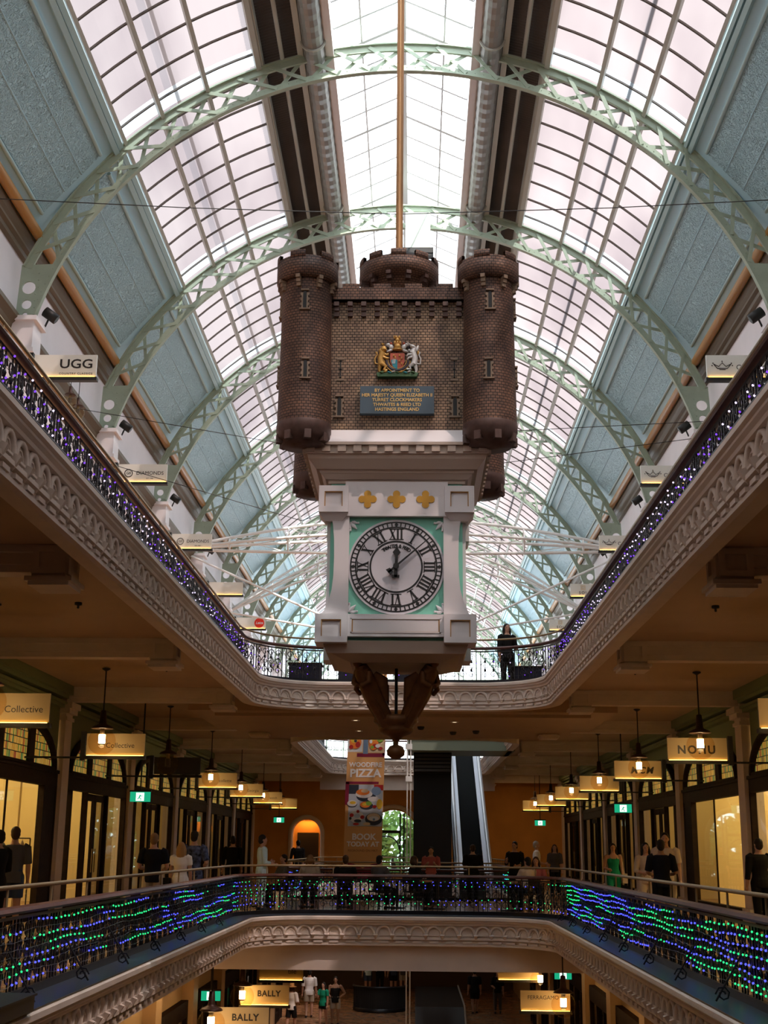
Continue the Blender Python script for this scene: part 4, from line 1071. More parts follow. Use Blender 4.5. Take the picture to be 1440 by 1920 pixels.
# ------------------------------------------------------------------ projecting signs
PANELW = mat('sign_panel_cream', (.45, .35, .18), .5); PANELC = mat('sign_panel_pale', (.76, .77, .70), .3)
LEDS = emis('sign_led', (1, .50, .09), 8., True)
INK = mat('sign_lettering', (.02, .018, .015), .5)
def sign(s, x, y, z, w, h, label, group, texts, panel, arm=True, led=True):
    t = thing('projecting_sign', (x, y, z), label, 'sign', group)
    mb = MB(); mb.box(x - w / 2, x + w / 2, y - .02, y + .02, z, z + h); pn = mb.build('sign_panel', panel, t)
    mb = MB(); mb.box(x - w / 2 - .03, x + w / 2 + .03, y - .07, y + .07, z - .09, z - .02)
    if arm: mb.box(*sorted((x + s * (w / 2 + .02), x + s * (w / 2 + .12))), y - .05, y + .05, z - .12, z + h + .04); mb.box(*sorted((x + s * w / 2, s * (8.36 if z > 5 else 8.2))), y - .03, y + .03, z - .08, z - .04)
    mb.build('light_bar', BLACK, t)
    if led:
        mb = MB(); mb.box(x - w / 2 + .02, x + w / 2 - .02, y - .05, y - .035, z - .02, z - .008); mb.build('led_strip', LEDS, t)
    if texts:
        mb = MB(); mi = 0
        for tx in texts:
            body, size, dx, dz = tx[:4]; k = tx[4] if len(tx) > 4 else {}
            text_on(mb, body, size, (x + dx, y - .022, z + dz), depth=.002, **k)
        mb.build('sign_lettering', INK, pn)
    return t
S1, S2 = 'glowing signs under the middle-floor galleries', 'pale signs along the top gallery walls'
LT = ['', 'Collective', 'Collective', '', 'collette', 'Georgia', 'watch', '']
ll = {1: 'glowing cream sign cut by the left photo edge, reading Collective', 2: 'glowing cream sign right behind the largest left pendant lamp', 3: 'dim dark sign beside the unlit globe lamp', 4: 'glowing sign behind the third lit lamp on the left', 5: 'glowing sign behind the fourth lit lamp on the left', 6: 'small glowing sign far along the left gallery', 7: 'farthest small glowing sign on the left gallery'}
for k in range(1, 8):
    y = MIDY[k] + .8
    sign(-1, -6.2, y, 3.5, 1.28, .46, ll[k], S1, [(LT[k], .155, .22 if k == 1 else .1, .20)] if LT[k] and k < 3 else ([(LT[k], .14, .25, .2)] if LT[k] else None), PANELW if k != 3 else DARKGREY, led=k != 3)
RT = ['', 'NOIR', 'NOHU', 'MCM', '', '', '', '']
rl = {1: 'glowing sign with bold letters cut by the right photo edge', 2: 'glowing bold lettered sign right behind the largest right pendant lamp', 3: 'glowing sign ending in a slanted letter M behind the second right lamp', 4: 'blank glowing sign behind the third right lamp', 5: 'blank glowing sign behind the fourth right lamp', 6: 'small glowing sign behind the fifth right lamp', 7: 'farthest small glowing sign on the right gallery'}
for k in range(1, 8):
    sign(1, 6.42, MIDY[k] + .8, 3.5, 1.28, .46, rl[k], S1, [(RT[k], .24, {1: .26, 2: -.02, 3: .1}.get(k, 0), .2, dict(bold=.008, shear=.25 if k == 3 else 0, spacing=1.25))] if RT[k] else None, PANELW)
TOPL = {2: ('pale sign with big black letters on the left upper wall, nearest the camera', [('UGG', .27, .22, .26, dict(bold=.004, squash=1.15)), ('COUNTRY CLASSICS', .06, .22, .06, dict(spacing=1.25))]),
        3: ('first of two pale jeweller signs with a ring emblem on the left upper wall', 'gs'), 4: ('second, farther pale jeweller sign with a ring emblem on the left upper wall', 'gs'),
        5: ('plain sign bar seen edge-on between the ring-emblem sign and the red-disc sign', None), 6: ('white sign with a red disc emblem at the end of the left upper rail', 'red')}
for k, (lab, tx) in TOPL.items():
    x, y, z = -6.68, COLY[k] + .25, 10.62
    o = sign(-1, x, y, z, 1.26, .46, lab, S2, tx if isinstance(tx, list) else ([('DIAMONDS', .135, .19, .22), ('EST. 1986', .045, .19, .08)] if tx == 'gs' else None), PANELC)
    pn = [c for c in bpy.data.objects if c.parent == o and c.name.startswith('sign_panel')][0]
    if tx == 'gs':
        mb = MB(); mb.tube([(x - .36 + .105 * math.cos(a), y - .024, z + .22 + .105 * math.sin(a)) for a in [2 * PI * q / 24 for q in range(24)]], .007, 4, closed=True); mb.tube([(x - .36 + .088 * math.cos(a), y - .024, z + .22 + .088 * math.sin(a)) for a in [2 * PI * q / 24 for q in range(24)]], .004, 4, closed=True)
        text_on(mb, 'GS', .10, (x - .36, y - .024, z + .22)); mb.build('ring_emblem', INK, pn)
    if tx == 'red':
        mb = MB(); mb.tube([(x + .36, y - .03, z + .23), (x + .36, y - .018, z + .23)], .21, 28); mb.build('red_disc', mat('red_enamel', (.80, .03, .01), .4), pn)
        mb = MB(); text_on(mb, 'Leica', .15, (x + .36, y - .032, z + .23), shear=.3, bold=.003); mb.build('disc_lettering', WHITE, pn)
for k in range(2, 7):
    crown = k < 5
    x, y, z = 6.68, COLY[k] + .25, 10.62
    lab = {2: 'nearest pale sign with a crown emblem on the right upper wall', 3: 'second pale sign with a crown emblem on the right upper wall', 4: 'third, smallest pale sign with a crown emblem on the right upper wall',
           5: 'first pale sign with a square monogram on the right upper wall', 6: 'second, farther pale sign with a square monogram at the right rail end'}[k]
    o = sign(1, x, y, z, 1.26, .46, lab, S2, [('QUEENS', .15, .25, .20, dict(spacing=1.1))] if crown else [('SOL', .15, -.16, .12, dict(bold=.002, spacing=1.3))], PANELC)
    pn = [c for c in bpy.data.objects if c.parent == o and c.name.startswith('sign_panel')][0]
    mb = MB()
    if crown:
        cx, cz = x - .32, z + .22
        mb.tube([(cx - .17, y - .024, cz + .05), (cx - .10, y - .024, cz - .04), (cx + .10, y - .024, cz - .04), (cx + .17, y - .024, cz + .05)], .009, 4)
        mb.tube([(cx - .17, y - .024, cz + .05), (cx - .07, y - .024, cz + .0), (cx, y - .024, cz + .08), (cx + .07, y - .024, cz), (cx + .17, y - .024, cz + .05)], .009, 4)
        for dx, dz in ((-.18, .07), (0, .11), (.18, .07), (-.2, .02), (.2, .02)): octa(mb, (cx + dx, y - .024, cz + dz), .016)
        mb.tube([(cx - .06, y - .024, cz - .065), (cx + .06, y - .024, cz - .065)], .008, 4)
        mb.build('crown_emblem', INK, pn)
    else:
        cx, cz = x - .16, z + .32; sq = lambda r: [(cx - r, y - .024, cz - r), (cx + r, y - .024, cz - r), (cx + r, y - .024, cz + r), (cx - r, y - .024, cz + r)]
        mb.tube(sq(.075), .009, 4, closed=True); mb.tube(sq(.04), .008, 4, closed=True); mb.build('monogram', mat('gilt_letters', (.72, .47, .16), .35, .3), pn)
# glass globes of the top gallery on the left
for k, (y, z) in enumerate(((27.2, 11.3), (27.9, 11.28))):
    g_ = dup(pl, (-7.5, y, z), label='%s clear unlit glass globe just under the large-lettered sign on the left upper gallery' % ('upper' if k == 0 else 'lower'), group='clear globes of the top gallery')
    g_.scale = (.55, .55, .55)
    mb = MB(); mb.tube([(0, 0, 1.53), (-1.56, 0, 1.53)], .03, 6); o = mb.build('wall_arm', BLACK); o.parent = g_
    for c in kids(g_):
        if c.name.startswith('bulb'): c.data = c.data.copy(); c.data.materials[0] = mat('dead_bulb', (.10, .09, .08), .4)
# exit signs
EXG = emis('exit_green', (.01, .32, .16), 1.0, False); EXW = emis('exit_white', (.8, 1, .9), 1.6, False)
def exitsign(x, y, z, zc, label, w=.5):
    t = thing('exit_sign', (x, y, z), label, 'exit sign', 'green exit signs')
    mb = MB(); mb.box(x - w / 2, x + w / 2, y - .03, y + .03, z - .12, z + .12); mb.build('sign_box', EXG, t)
    mb = MB(); yy = y - .034
    mb.box(x - .10, x + .10, yy, y - .03, z - .10, z + .10, 0)
    q = lambda dx, dz: (x + dx, yy - .004, z + dz)
    mb.tube([q(.02, .07), q(.021, .072)], .02, 8, mi=1); mb.tube([q(.01, .045), q(-.02, -.02)], .018, 5, mi=1); mb.tube([q(-.02, -.02), q(.03, -.05), q(.02, -.09)], .012, 5, mi=1); mb.tube([q(-.02, -.02), q(-.06, -.06)], .012, 5, mi=1); mb.tube([q(.0, .03), q(.05, .01), q(.07, .03)], .009, 5, mi=1)
    mb.build('running_figure', [EXW, EXG], t)
    mb = MB(); mb.box(x - w / 2 - .02, x + w / 2 + .02, y - .04, y + .04, z + .12, z + .16); mb.tube([(x, y, z + .16), (x, y, zc)], .02, 6); mb.build('hanger', BLACK, t)
exitsign(-6.5, 32.48, 2.77, 5.3, 'green exit sign hanging on the left gallery above the people seen from behind')
exitsign(6.5, 39.0, 2.79, 5.3, 'green exit sign on the right gallery above the woman in green')
exitsign(6.3, 62.5, 2.8, 5.3, 'tiny far green exit sign on the right near the orange end wall')
exitsign(-6.2, 63.5, 2.85, 5.3, 'tiny far green exit sign on the left near the lit arched doorway')
exitsign(-5.0, 35.6, -2.2, -.3, 'green exit sign on the ground floor at lower left')
exitsign(4.75, 40.3, -2.0, -.3, 'green exit sign on the ground floor at lower right')
# smoke detectors and downlights in the soffits
for k, (x, y) in enumerate(((-1.26, 34.6), (-1.3, 37.8), (1.4, 34.9))):
    t = thing('downlight', (x, y, 4.9), ('nearer left', 'farther left', 'right')[k] + ' recessed downlight in the ceiling behind the clock foot', 'light', 'downlights in the deck ceiling')
    mb = MB(); mb.lathe([(.07, 0), (.11, -.015), (.12, 0)], (x, y, 4.90), 16); mb.build('bezel', WHITE, t); mb = MB(); mb.lathe([(.0, -.004), (.07, -.004)], (x, y, 4.90), 12); mb.build('lens', emis('downlight', (1, .8, .5), 2.5, False), t)
DET = [((.5, 36.3), 4.9), ((2.1, 37.5), 4.9), ((1.45, 37.9), 4.9)]
for k, ((x, y), z) in enumerate(DET):
    mb = MB(); mb.lathe([(0, -.1), (.07, -.09), (.1, -.04), (.1, 0)], (x, y, z), 14); tag(mb.build('camera_dome', BLACK), ('black camera dome nearest the clock finial under the far deck', 'black camera dome farthest right under the far deck', 'black camera dome beside the right downlight under the far deck')[k], 'camera dome')
k = 0
for s, side in ((-1, 'left'), (1, 'right')):
    for y in (19.8, 27.3):
        mb = MB(); mb.lathe([(0, -.1), (.02, -.09), (.02, -.05), (.06, -.04), (.06, 0)], (s * 5.0, y, 5.3), 10); tag(mb.build('sprinkler_head', BLACK), '%s sprinkler head on the %s gallery ceiling' % ('nearer' if y < 20 else 'farther', side), 'sprinkler', 'sprinkler heads')
# ------------------------------------------------------------------ white trusses, tie rods, cables, bracket on the second arch
def truss(y, ze, zc, dz, label):
    t = thing('tube_truss', (0, y, ze), label, 'truss', 'white tube trusses across the hall')
    N = 16
    def chord(dy, dzz): return [(x, y + dy * math.cos(PI / 2 * x / 8.33), ze + (zc - ze) * math.cos(PI / 2 * x / 8.33) + dzz * math.cos(PI / 2 * x / 8.33)) for x in [-8.32 + 16.64 * k / N for k in range(N + 1)]]
    C = [chord(0, dz), chord(0, -dz), chord(-.55, .0), chord(.55, .0)]
    for c in C: mb = MB(); mb.tube(c, .055, 8); mb.build('chord', STEELW, t)
    mb = MB()
    for k in range(2, N - 1, 2):
        for a, b in ((0, 2), (0, 3), (1, 2), (1, 3)): mb.tube([C[a][k], C[b][k]], .026, 6)
        for a, b in ((0, 2), (1, 2), (0, 1)): mb.tube([C[a][k], C[b][min(k + 2, N)]], .014, 5)
    mb.build('web', STEELW, t)
truss(44, 11.75, 12.25, .62, 'near white tubular truss arching across the hall at dial height')
truss(58, 12.0, 15.2, .7, 'far white tubular truss rising steeply behind the clock case')
def rod(p, q, r, label, mt=STEELW, name='tie_rod', cat='rod'):
    mb = MB(); mb.tube([p, q], r, 6); tag(mb.build(name, mt), label, cat)
rod((-8.34, 47.6, 12.37), (0, 48.2, 8.7), .045, 'white tie rod falling from the left wall to the middle, left of the dial')
rod((8.34, 47.6, 12.5), (0, 48.2, 8.7), .045, 'white tie rod falling from the right wall to the middle, right of the dial')
rod((-8.34, 48.6, 10.57), (0, 48.6, 9.2), .04, 'short white tie rod low on the left just above the far rail')
rod((8.34, 48.6, 10.66), (0, 48.6, 9.2), .04, 'short white tie rod low on the right just above the far rail')
def cable(pts, label):
    mb = MB(); mb.tube(pts, .009, 5); tag(mb.build('cable', BLACK), label, 'cable', 'thin cables across the hall')
cable([(-8.34, 22, 13.58), (-4, 22, 13.34), (0, 22, 13.2), (4, 22, 13.32), (8.34, 22, 13.55)], 'thin dark cable sagging right across the picture between the first two arches')
cable([(-8.34, 30, 12.15), (-2.5, 30, 11.12), (2.7, 30, 11.54), (8.34, 30, 11.85)], 'upper thin dark cable behind the castle turrets')
cable([(-8.34, 30.6, 11.15), (-2.5, 30.6, 9.4), (2.2, 30.6, 10.86), (8.34, 30.6, 11.7)], 'lower thin dark cable behind the castle foot')
t = thing('light_bracket', (.35, ARCHY[5] - .2, 17.6), 'white bracket with a black floodlight hanging from the crown of the second arch', 'floodlight')
mb = MB(); mb.box(.02, .72, ARCHY[5] - .24, ARCHY[5] - .08, 17.75, 18.9); mb.build('bracket_plate', mat('pale_green_paint', (.55, .62, .55), .5), t)
mb = MB(); mb.box(-.06, .80, ARCHY[5] - .42, ARCHY[5] - .14, 17.58, 17.74); mb.box(.5, .8, ARCHY[5] - .40, ARCHY[5] - .16, 17.5, 17.58); mb.build('floodlight', BLACK, t)

# ------------------------------------------------------------------ second void: banner, escalator, black cladding, landing, end wall
t = thing('food_banner', (-1.3, 43, .78), 'tall orange and maroon restaurant banner with food pictures, hanging below the clock', 'banner')
BO = mat('banner_orange', (.72, .40, .15), .7); BWH = mat('banner_white', (.92, .92, .90), .6); BM = mat('banner_maroon', (.25, .012, .05), .7)
tx_ = V((.022, 0, 1)); ox = V((1, 0, 0))
def bp_(u, z): return V((-1.36, 43, .8)) + ox * u + tx_ * (z - .8)
def patch(mb, u0, u1, z0, z1, off, mi=0):
    a = [bp_(u0, z0), bp_(u1, z0), bp_(u1, z1), bp_(u0, z1)]; f = [p + V((0, -off, 0)) for p in a]; b = [p + V((0, .012, 0)) for p in a]
    mb.add(f + b, [(0, 1, 2, 3), (4, 7, 6, 5), (0, 4, 5, 1), (1, 5, 6, 2), (2, 6, 7, 3), (3, 7, 4, 0)], mi)
mb = MB(); patch(mb, -.62, .62, .85, 8.2, 0, 0); patch(mb, -.62, .62, .62, .86, .002, 1)
mb.prism([(-.62, .86), (.62, .86), (.62, 1.12), (.3, 1.09), (0, .95), (-.3, 1.09), (-.62, 1.12)], V((-1.36, 42.994, 0)), ox, tx_, .003, 1)
patch(mb, -.30, .62, 4.50, 4.62, .004, 1); patch(mb, -.64, .45, 3.62, 3.70, .004, 1); patch(mb, -.64, -.52, 2.95, 3.68, .004, 1); patch(mb, .55, .63, 4.55, 5.0, .004, 1)
ban = mb.build('banner_cloth', [BO, BM], t)
mb = MB()
for body, size, u, z, k in (('WOODFIRE', .21, 0, 4.24, dict(squash=.98, bold=.006)), ('PIZZA', .36, 0, 3.96, dict(bold=.012, squash=1.05)), ('BOOK', .27, .02, 1.93, dict(bold=.010)), ('TODAY AT', .21, 0, 1.70, dict(bold=.007))):
    mb = MB(); text_on(mb, body, size, bp_(u, z) + V((0, -.004, 0)), ox, tx_.normalized(), **k); mb.build('banner_lettering', BWH, ban)
mb = MB(); text_on(mb, 'eatdrinkqvb', .07, bp_(0, .74) + V((0, -.006, 0))); mb.build('banner_lettering', BWH, ban)
mb = MB(); text_on(mb, 'REGROUND ON MKT', .10, bp_(0, 1.5) + V((0, -.004, 0))); mb.build('small_lettering', mat('banner_brown', (.30, .12, .04), .7), ban)
FC = [mat('food_blue_cloth', (.50, .58, .66), .7), mat('food_dark', (.03, .04, .06), .6), mat('food_white', (.75, .76, .74), .5), mat('food_orange', (.80, .22, .03), .6), mat('food_red', (.45, .02, .02), .6), mat('food_green', (.22, .42, .05), .6), mat('food_yellow', (.75, .50, .04), .6), mat('food_cream', (.70, .55, .34), .6), mat('food_steel', (.18, .28, .42), .6)]
mb = MB(); LAY = [.005]
def disc(u, z, ru, rz, mi):
    LAY[0] += .0006
    c = bp_(u, z) + V((0, -LAY[0], 0)); mb.add([c + ox * (ru * math.cos(2 * PI * k / 18)) + tx_ * (rz * math.sin(2 * PI * k / 18)) for k in range(18)], [tuple(range(18))], mi)
patch(mb, -.52, .60, 2.27, 3.60, .005, 0); patch(mb, -.52, -.2, 3.30, 3.60, .0055, 1); patch(mb, .30, .60, 3.42, 3.60, .0055, 4)
for d in ((.05, 3.22, .32, .17, 1), (-.02, 3.30, .28, .13, 2), (-.06, 3.36, .22, .10, 3), (.0, 3.40, .12, .06, 7), (.38, 3.40, .16, .14, 8), (.3, 3.14, .2, .08, 2), (-.4, 2.98, .17, .11, 1), (-.4, 3.0, .16, .1, 2), (-.38, 3.02, .10, .05, 6), (.08, 2.92, .22, .12, 1), (.03, 2.96, .17, .10, 3), (.14, 3.0, .11, .07, 5), (.0, 2.97, .07, .05, 6), (.5, 2.98, .10, .16, 6), (.34, 2.9, .07, .05, 4), (.32, 2.50, .28, .20, 1), (.32, 2.56, .22, .13, 7), (.33, 2.52, .16, .07, 2), (.33, 2.49, .04, .04, 8),
          (-.25, 2.58, .24, .20, 2), (-.22, 2.60, .10, .07, 0), (-.40, 2.62, .07, .06, 4), (-.05, 2.56, .07, .06, 4), (-.2, 2.44, .12, .05, 1), (-.2, 2.74, .05, .05, 4), (-.44, 2.52, .04, .05, 1), (.1, 2.35, .12, .05, 7), (-.25, 2.34, .10, .04, 4)): disc(*d)
mb.build('food_picture', FC, ban); mb = MB(); patch(mb, -.62, -.12, 4.66, 5.6, .005, 2); patch(mb, -.10, .06, 4.60, 5.6, .005, 8); patch(mb, .08, .6, 4.64, 5.6, .005, 7)
for d in ((-.36, 4.98, .20, .22, 3), (-.40, 5.05, .12, .10, 6), (-.28, 4.9, .08, .10, 4), (-.5, 4.82, .07, .07, 4), (-.55, 5.2, .08, .12, 5), (-.35, 5.2, .14, .1, 3), (-.36, 5.02, .05, .05, 1), (.24, 4.98, .16, .26, 3), (.22, 5.1, .09, .08, 6), (.30, 4.86, .10, .07, 4), (.45, 5.14, .13, .16, 5), (.5, 5.2, .08, .08, 2), (.2, 4.82, .06, .05, 5), (.38, 4.86, .08, .06, 2), (.48, 4.78, .07, .05, 4), (.15, 5.0, .05, .06, 2)): disc(*d)
mb.build('food_picture', FC, ban)
mb = MB()
for u in (-.55, .55): mb.tube([bp_(u, 8.2), bp_(u, 17.6)], .008, 5)
mb.tube([bp_(-.64, 8.2), bp_(.64, 8.2)], .03, 8); mb.build('hanging_cords', BLACK, t)
# pair of thin white tubes
t = thing('tube_mast', (.13, 45, 0), 'pair of thin white upright tubes with joints, right of the banner', 'mast')
for x in (.08, .20): mb = MB(); mb.tube([(x, 45, -5.6), (x, 45, 8.5)], .02, 8); mb.build('white_tube', STEELW, t)
for z in (3.9, 5.0): mb = MB(); mb.box(.03, .25, 44.95, 45.05, z - .09, z + .09); mb.build('tube_joint', STEELW, t)
# escalator up to the top floor
t = thing('escalator', (2.45, 48, 0), 'dark stepped escalator with pale blue sides rising behind the diners', 'escalator')
ES0, ES1 = V((2.45, 47.6, -.05)), V((2.45, 57.4, H2))
sd = (ES1 - ES0); un = V((0, -sd.z, sd.y)).normalized()
mb = MB(); n = 28
for k in range(n):
    p = ES0 + sd * (k / n); q = ES0 + sd * ((k + 1) / n)
    mb.box(2.0, 2.9, p.y, q.y, p.z - .05, q.z)
mb.build('steps', mat('escalator_step', (.035, .04, .042), .45, .4), t)
for s in (-1, 1):
    x = 2.45 + s * .60
    a, b = ES0 + V((s * .58, -.6, 0)), ES1 + V((s * .58, 0, 0))
    mb = MB(); P = [(x - .05, p.y, p.z + z) for p in (a, b) for z in (-.5, .75)] + [(x + .05, p.y, p.z + z) for p in (a, b) for z in (-.5, .75)]
    mb.add(P, [(0, 1, 3, 2), (4, 6, 7, 5), (0, 4, 5, 1), (2, 3, 7, 6), (0, 2, 6, 4), (1, 5, 7, 3)]); mb.build('side_panel', mat('escalator_side', (.66, .74, .86), .3, .1), t)
    mb = MB(); mb.bar(a + V((-s * .06, 0, .78)), b + V((-s * .06, 0, .78)), .30, .06); mb.build('balustrade_cap', mat('escalator_side', (.66, .74, .86), .3, .1), t)
    mb = MB(); mb.tube([a + V((0, -.3, .55)), a + V((0, -.35, .75)), a + V((0, -.1, .9)), b + V((0, 0, .9)), b + V((0, 1.2, .9))], .07, 8); mb.build('handrail', mat('escalator_handrail', (.60, .64, .68), .35, .2), t)
t = thing('escalator', (.98, 47, 0), 'black clad underside of the second escalator, left of the stepped one', 'escalator')
mb = MB(); P = [(x, y, z) for x in (.30, 1.66) for (y, z) in ((46.6, 4.85), (46.6, 5.5), (58, 1.2), (58, -.2), (47.2, -.05), (47.0, 4.2))]
mb.add(P, [(0, 1, 2, 3, 4, 5), (11, 10, 9, 8, 7, 6)] + [(i, (i + 1) % 6 + 0, 6 + (i + 1) % 6, 6 + i) for i in range(6)]); mb.build('cladding', mat('black_cladding', (.004, .004, .005), .6), t)
mb = MB()
for k in range(5): mb.box(.34, 1.62, 46.5, 46.62, 4.25 + .13 * k, 4.33 + .13 * k)
mb.build('truss_grille', DARKGREY, t)
mb = MB(); mb.box(.1, RX, 45.6, 48.4, 4.92, 5.38); mb.box(.1, RX, 45.55, 45.6, 5.30, 5.42); struct('trim', mb, mat('landing_green', (.20, .24, .18), .6))
t = thing('glass_balustrade', (2, 45.6, 5.4), 'low glass balustrade on the landing beam above the escalators', 'balustrade')
mb = MB(); mb.box(.15, 3.65, 45.62, 45.64, 5.42, 6.5); mb.build('glass_sheet', WINGLASS, t); mb = MB(); mb.tube([(.1, 45.63, 6.52), (3.65, 45.63, 6.52)], .03, 8)
for x in (.15, 1.7, 2.2): mb.box(x, x + .05, 45.6, 45.66, 5.38, 6.5)
mb.build('rail', ALU, t)
# end wall of the middle floor with doorway and arched window
OR = mat('orange_plaster', (.58, .27, .06), .7, var=.1, scale=1)
holeA = [(-6.1, .02), (-4.65, .02), (-4.65, 2.3)] + [(-5.375 + .725 * math.cos(PI * k / 10), 2.3 + .725 * math.sin(PI * k / 10)) for k in range(1, 10)] + [(-6.1, 2.3)]
cw, rw = -.75, 1.25
holeB = [(cw - rw, .3), (cw + rw, .3), (cw + rw, 2.3)] + [(cw + rw * math.cos(PI * k / 14), 2.3 + rw * math.sin(PI * k / 14)) for k in range(1, 14)] + [(cw - rw, 2.3)]
mb = MB(); mb.prism([(-12.3, 0), (12.3, 0), (12.3, H2 - .3), (-12.3, H2 - .3)], (0, YW - 2, 0), (1, 0, 0), (0, 0, 1), -.5, holes=[holeA, holeB]); struct('wall_far', mb, OR)
for cx_, r_, z_ in ((-5.375, .85, 2.3), (cw, rw + .18, 2.3)):
    mb = MB(); mb.tube([(cx_ - r_, YW - 2.05, .0)] + [(cx_ + r_ * math.cos(PI - PI * k / 16), YW - 2.05, z_ + r_ * math.sin(PI * k / 16)) for k in range(17)] + [(cx_ + r_, YW - 2.05, 0)], .13, 6); struct('trim', mb, CREAM)
mb = MB(); mb.box(-6.5, -4.2, YW - .9, YW - .7, 0, 3.4); struct('wall_inner', mb, OR)
mb = MB(); mb.box(-5.95, -4.8, YW - .98, YW - .9, 0, 2.35); o = struct('door_1', mb, mat('black_door', (.02, .015, .012), .4))
area((6, 66, 5.2), 3, 2, 26, (1, .6, .25)); area((-3, 66, 5.2), 3, 2, 12, (1, .6, .25))  # added fill lamps without fixtures, only there to brighten the end wall
area((-5.375, YW - 1.2, 3.0), 1.0, .3, 16, (1, .45, .10))
wn += 1; mb = MB(); mb.prism(holeB, (0, YW - 1.8, 0), (1, 0, 0), (0, 0, 1), .01); w = struct('window_%d' % wn, mb, WINGLASS)
mb = MB(); 
for x in (cw + .35, cw + .55): mb.box(x - .04, x + .04, YW - 1.9, YW - 1.75, .3, 3.4)
mb.box(cw - rw, cw + .35, YW - 1.9, YW - 1.75, 2.35, 2.5); mb.box(cw - rw, cw + rw, YW - 1.9, YW - 1.75, 1.1, 1.16); mb.tube([(cw - .4 + .7 * math.cos(PI * k / 12), YW - 1.83, 1.5 + .7 * math.sin(PI * k / 12)) for k in range(13)], .04, 5)
mb.build('window_bars', BLACK, w)
# street trees outside the arched window
LEAF = mat('leaf_green', (.16, .26, .05), .6, var=.5, scale=2)
for k, (x, y, z, r) in enumerate(((-2.9, 76.5, 1.6, 2.2), (1.7, 77.5, 2.0, 2.3), (-.9, 83, 1.2, 3.2))):
    t = thing('street_tree', (x, y, -5.6), ('left', 'right', 'middle, farther')[k] + ' leafy street tree outside the arched window', 'tree', 'street trees outside')
    mb = MB(); mb.tube([(x, y, -5.6), (x, y, z)], .2, 8); mb.build('trunk', TIMBER, t)
    mb = MB()
    for j in range(900):
        d = V((random.gauss(0, 1), random.gauss(0, 1), random.gauss(0, 1))).normalized() * r * random.uniform(.5, 1); c = V((x, y, z)) + d; u = V((random.gauss(0, 1), random.gauss(0, 1), random.gauss(0, 1))).normalized(); v = u.orthogonal().normalized()
        mb.add([c - u * .28, c + v * .16, c + u * .28, c - v * .16], [(0, 1, 2, 3)])
    mb.build('foliage', LEAF, t)
# ------------------------------------------------------------------ ground floor
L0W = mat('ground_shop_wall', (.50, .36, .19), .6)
for s, side in ((-1, 'left'), (1, 'right')):
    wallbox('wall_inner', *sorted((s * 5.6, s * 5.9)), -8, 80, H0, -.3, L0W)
    first = None
    for k in range(8):
        y = 22.5 + 5.0 * k
        mb = MB(); mb.box(*sorted((s * 5.3, s * 5.6)), y - 2.85, y - 2.15, H0, -.3); struct('trim', mb, mat('ground_pier', (.55, .38, .20), .6))
        lab = '%s ground floor shop window on the %s counting from the camera' % (ORD[k], side)
        t = thing('shop_window', (s * 5.5, y, H0), lab, 'shopfront', 'ground floor shop windows on the ' + side)
        mb = MB(); mb.box(*sorted((s * 5.45, s * 5.6)), y - 2.1, y + 2.1, H0, H0 + .4); mb.box(*sorted((s * 5.42, s * 5.6)), y - 2.1, y + 2.1, H0 + 3.0, H0 + 3.4)
        for q in (-2.05, -.7, .7, 2.05): mb.box(*sorted((s * 5.42, s * 5.58)), y + q - .06, y + q + .06, H0, H0 + 3.2)
        mb.build('timber_frame', TIMBER, t)
        mb = MB(); mb.add([(s * 5.48, y - 2.05, H0 + .4), (s * 5.48, y + 2.05, H0 + .4), (s * 5.48, y + 2.05, H0 + 3), (s * 5.48, y - 2.05, H0 + 3)], [(0, 1, 2, 3)]); mb.build('display_window', SHOPGLASS, t)
for s, y, lab in ((-1, 28.1, 'ground floor globe pendant lamp lowest in the picture, left, above the lower lettered sign'), (-1, 33.1, 'globe pendant lamp on the ground floor beside the upper black lettered sign'),
                  (1, 32.3, 'globe pendant lamp on the ground floor at the lower right'), (1, 38.0, 'farther globe pendant lamp on the ground floor at the lower right')):
    dup(pl, (s * 3.86, y, -1.95), label=lab, group='globe lamps of the ground floor'); point((s * 3.86, y, -2.02), 30, (1, .58, .24), .08)
S0 = 'glowing signs of the ground floor'
bk = dict(bold=.006, spacing=1.1)
sign(-1, -3.35, 28.9, -2.15, 1.2, .44, 'glowing ground floor sign cut by the bottom edge, black capitals', S0, [('BALLY', .19, .1, .24, bk)], PANELW, arm=False)
sign(-1, -3.35, 33.5, -2.15, 1.2, .44, 'glowing ground floor sign with black capitals beside a globe lamp', S0, [('BALLY', .19, .1, .24, bk)], PANELW, arm=False)
sign(-1, -3.3, 37.0, -1.9, 1.2, .44, 'glowing ground floor sign half hidden under the far beam', S0, [('tile', .19, .3, .2)], PANELW, arm=False)
sign(1, 3.5, 33.0, -2.15, 1.2, .44, 'glowing ground floor sign at lower right beside a globe lamp', S0, [('FERRAGAMO', .13, -.05, .28)], PANELW, arm=False)
sign(1, 3.3, 38.4, -1.95, 1.2, .44, 'glowing ground floor sign at right, half hidden by the far beam', S0, None, PANELW, arm=False)
for y in (30, 40, 52, 64): area((0, y, -.45) if y > 32 and y < 41 else (-4.6, y, -.45), 1.2, 3, 40, (1, .66, .36)); area((4.6, y, -.45), 1.0, 3, 8, (1, .60, .30))
t = thing('well_parapet', (-1.2, 61.5, H0), 'dark rounded parapet with mesh round an opening in the ground floor', 'parapet')
mb = MB(); mb.lathe([(1.25, .02), (1.25, .18), (1.18, .18), (1.18, .02)], (-1.2, 62.5, H0), 28, a0=PI, a1=2 * PI); mb.lathe([(1.27, 1.05), (1.27, 1.12), (1.16, 1.12), (1.16, 1.05), (1.27, 1.05)], (-1.2, 62.5, H0), 28, a0=PI, a1=2 * PI); mb.build('rail', IRON, t)
mb = MB()
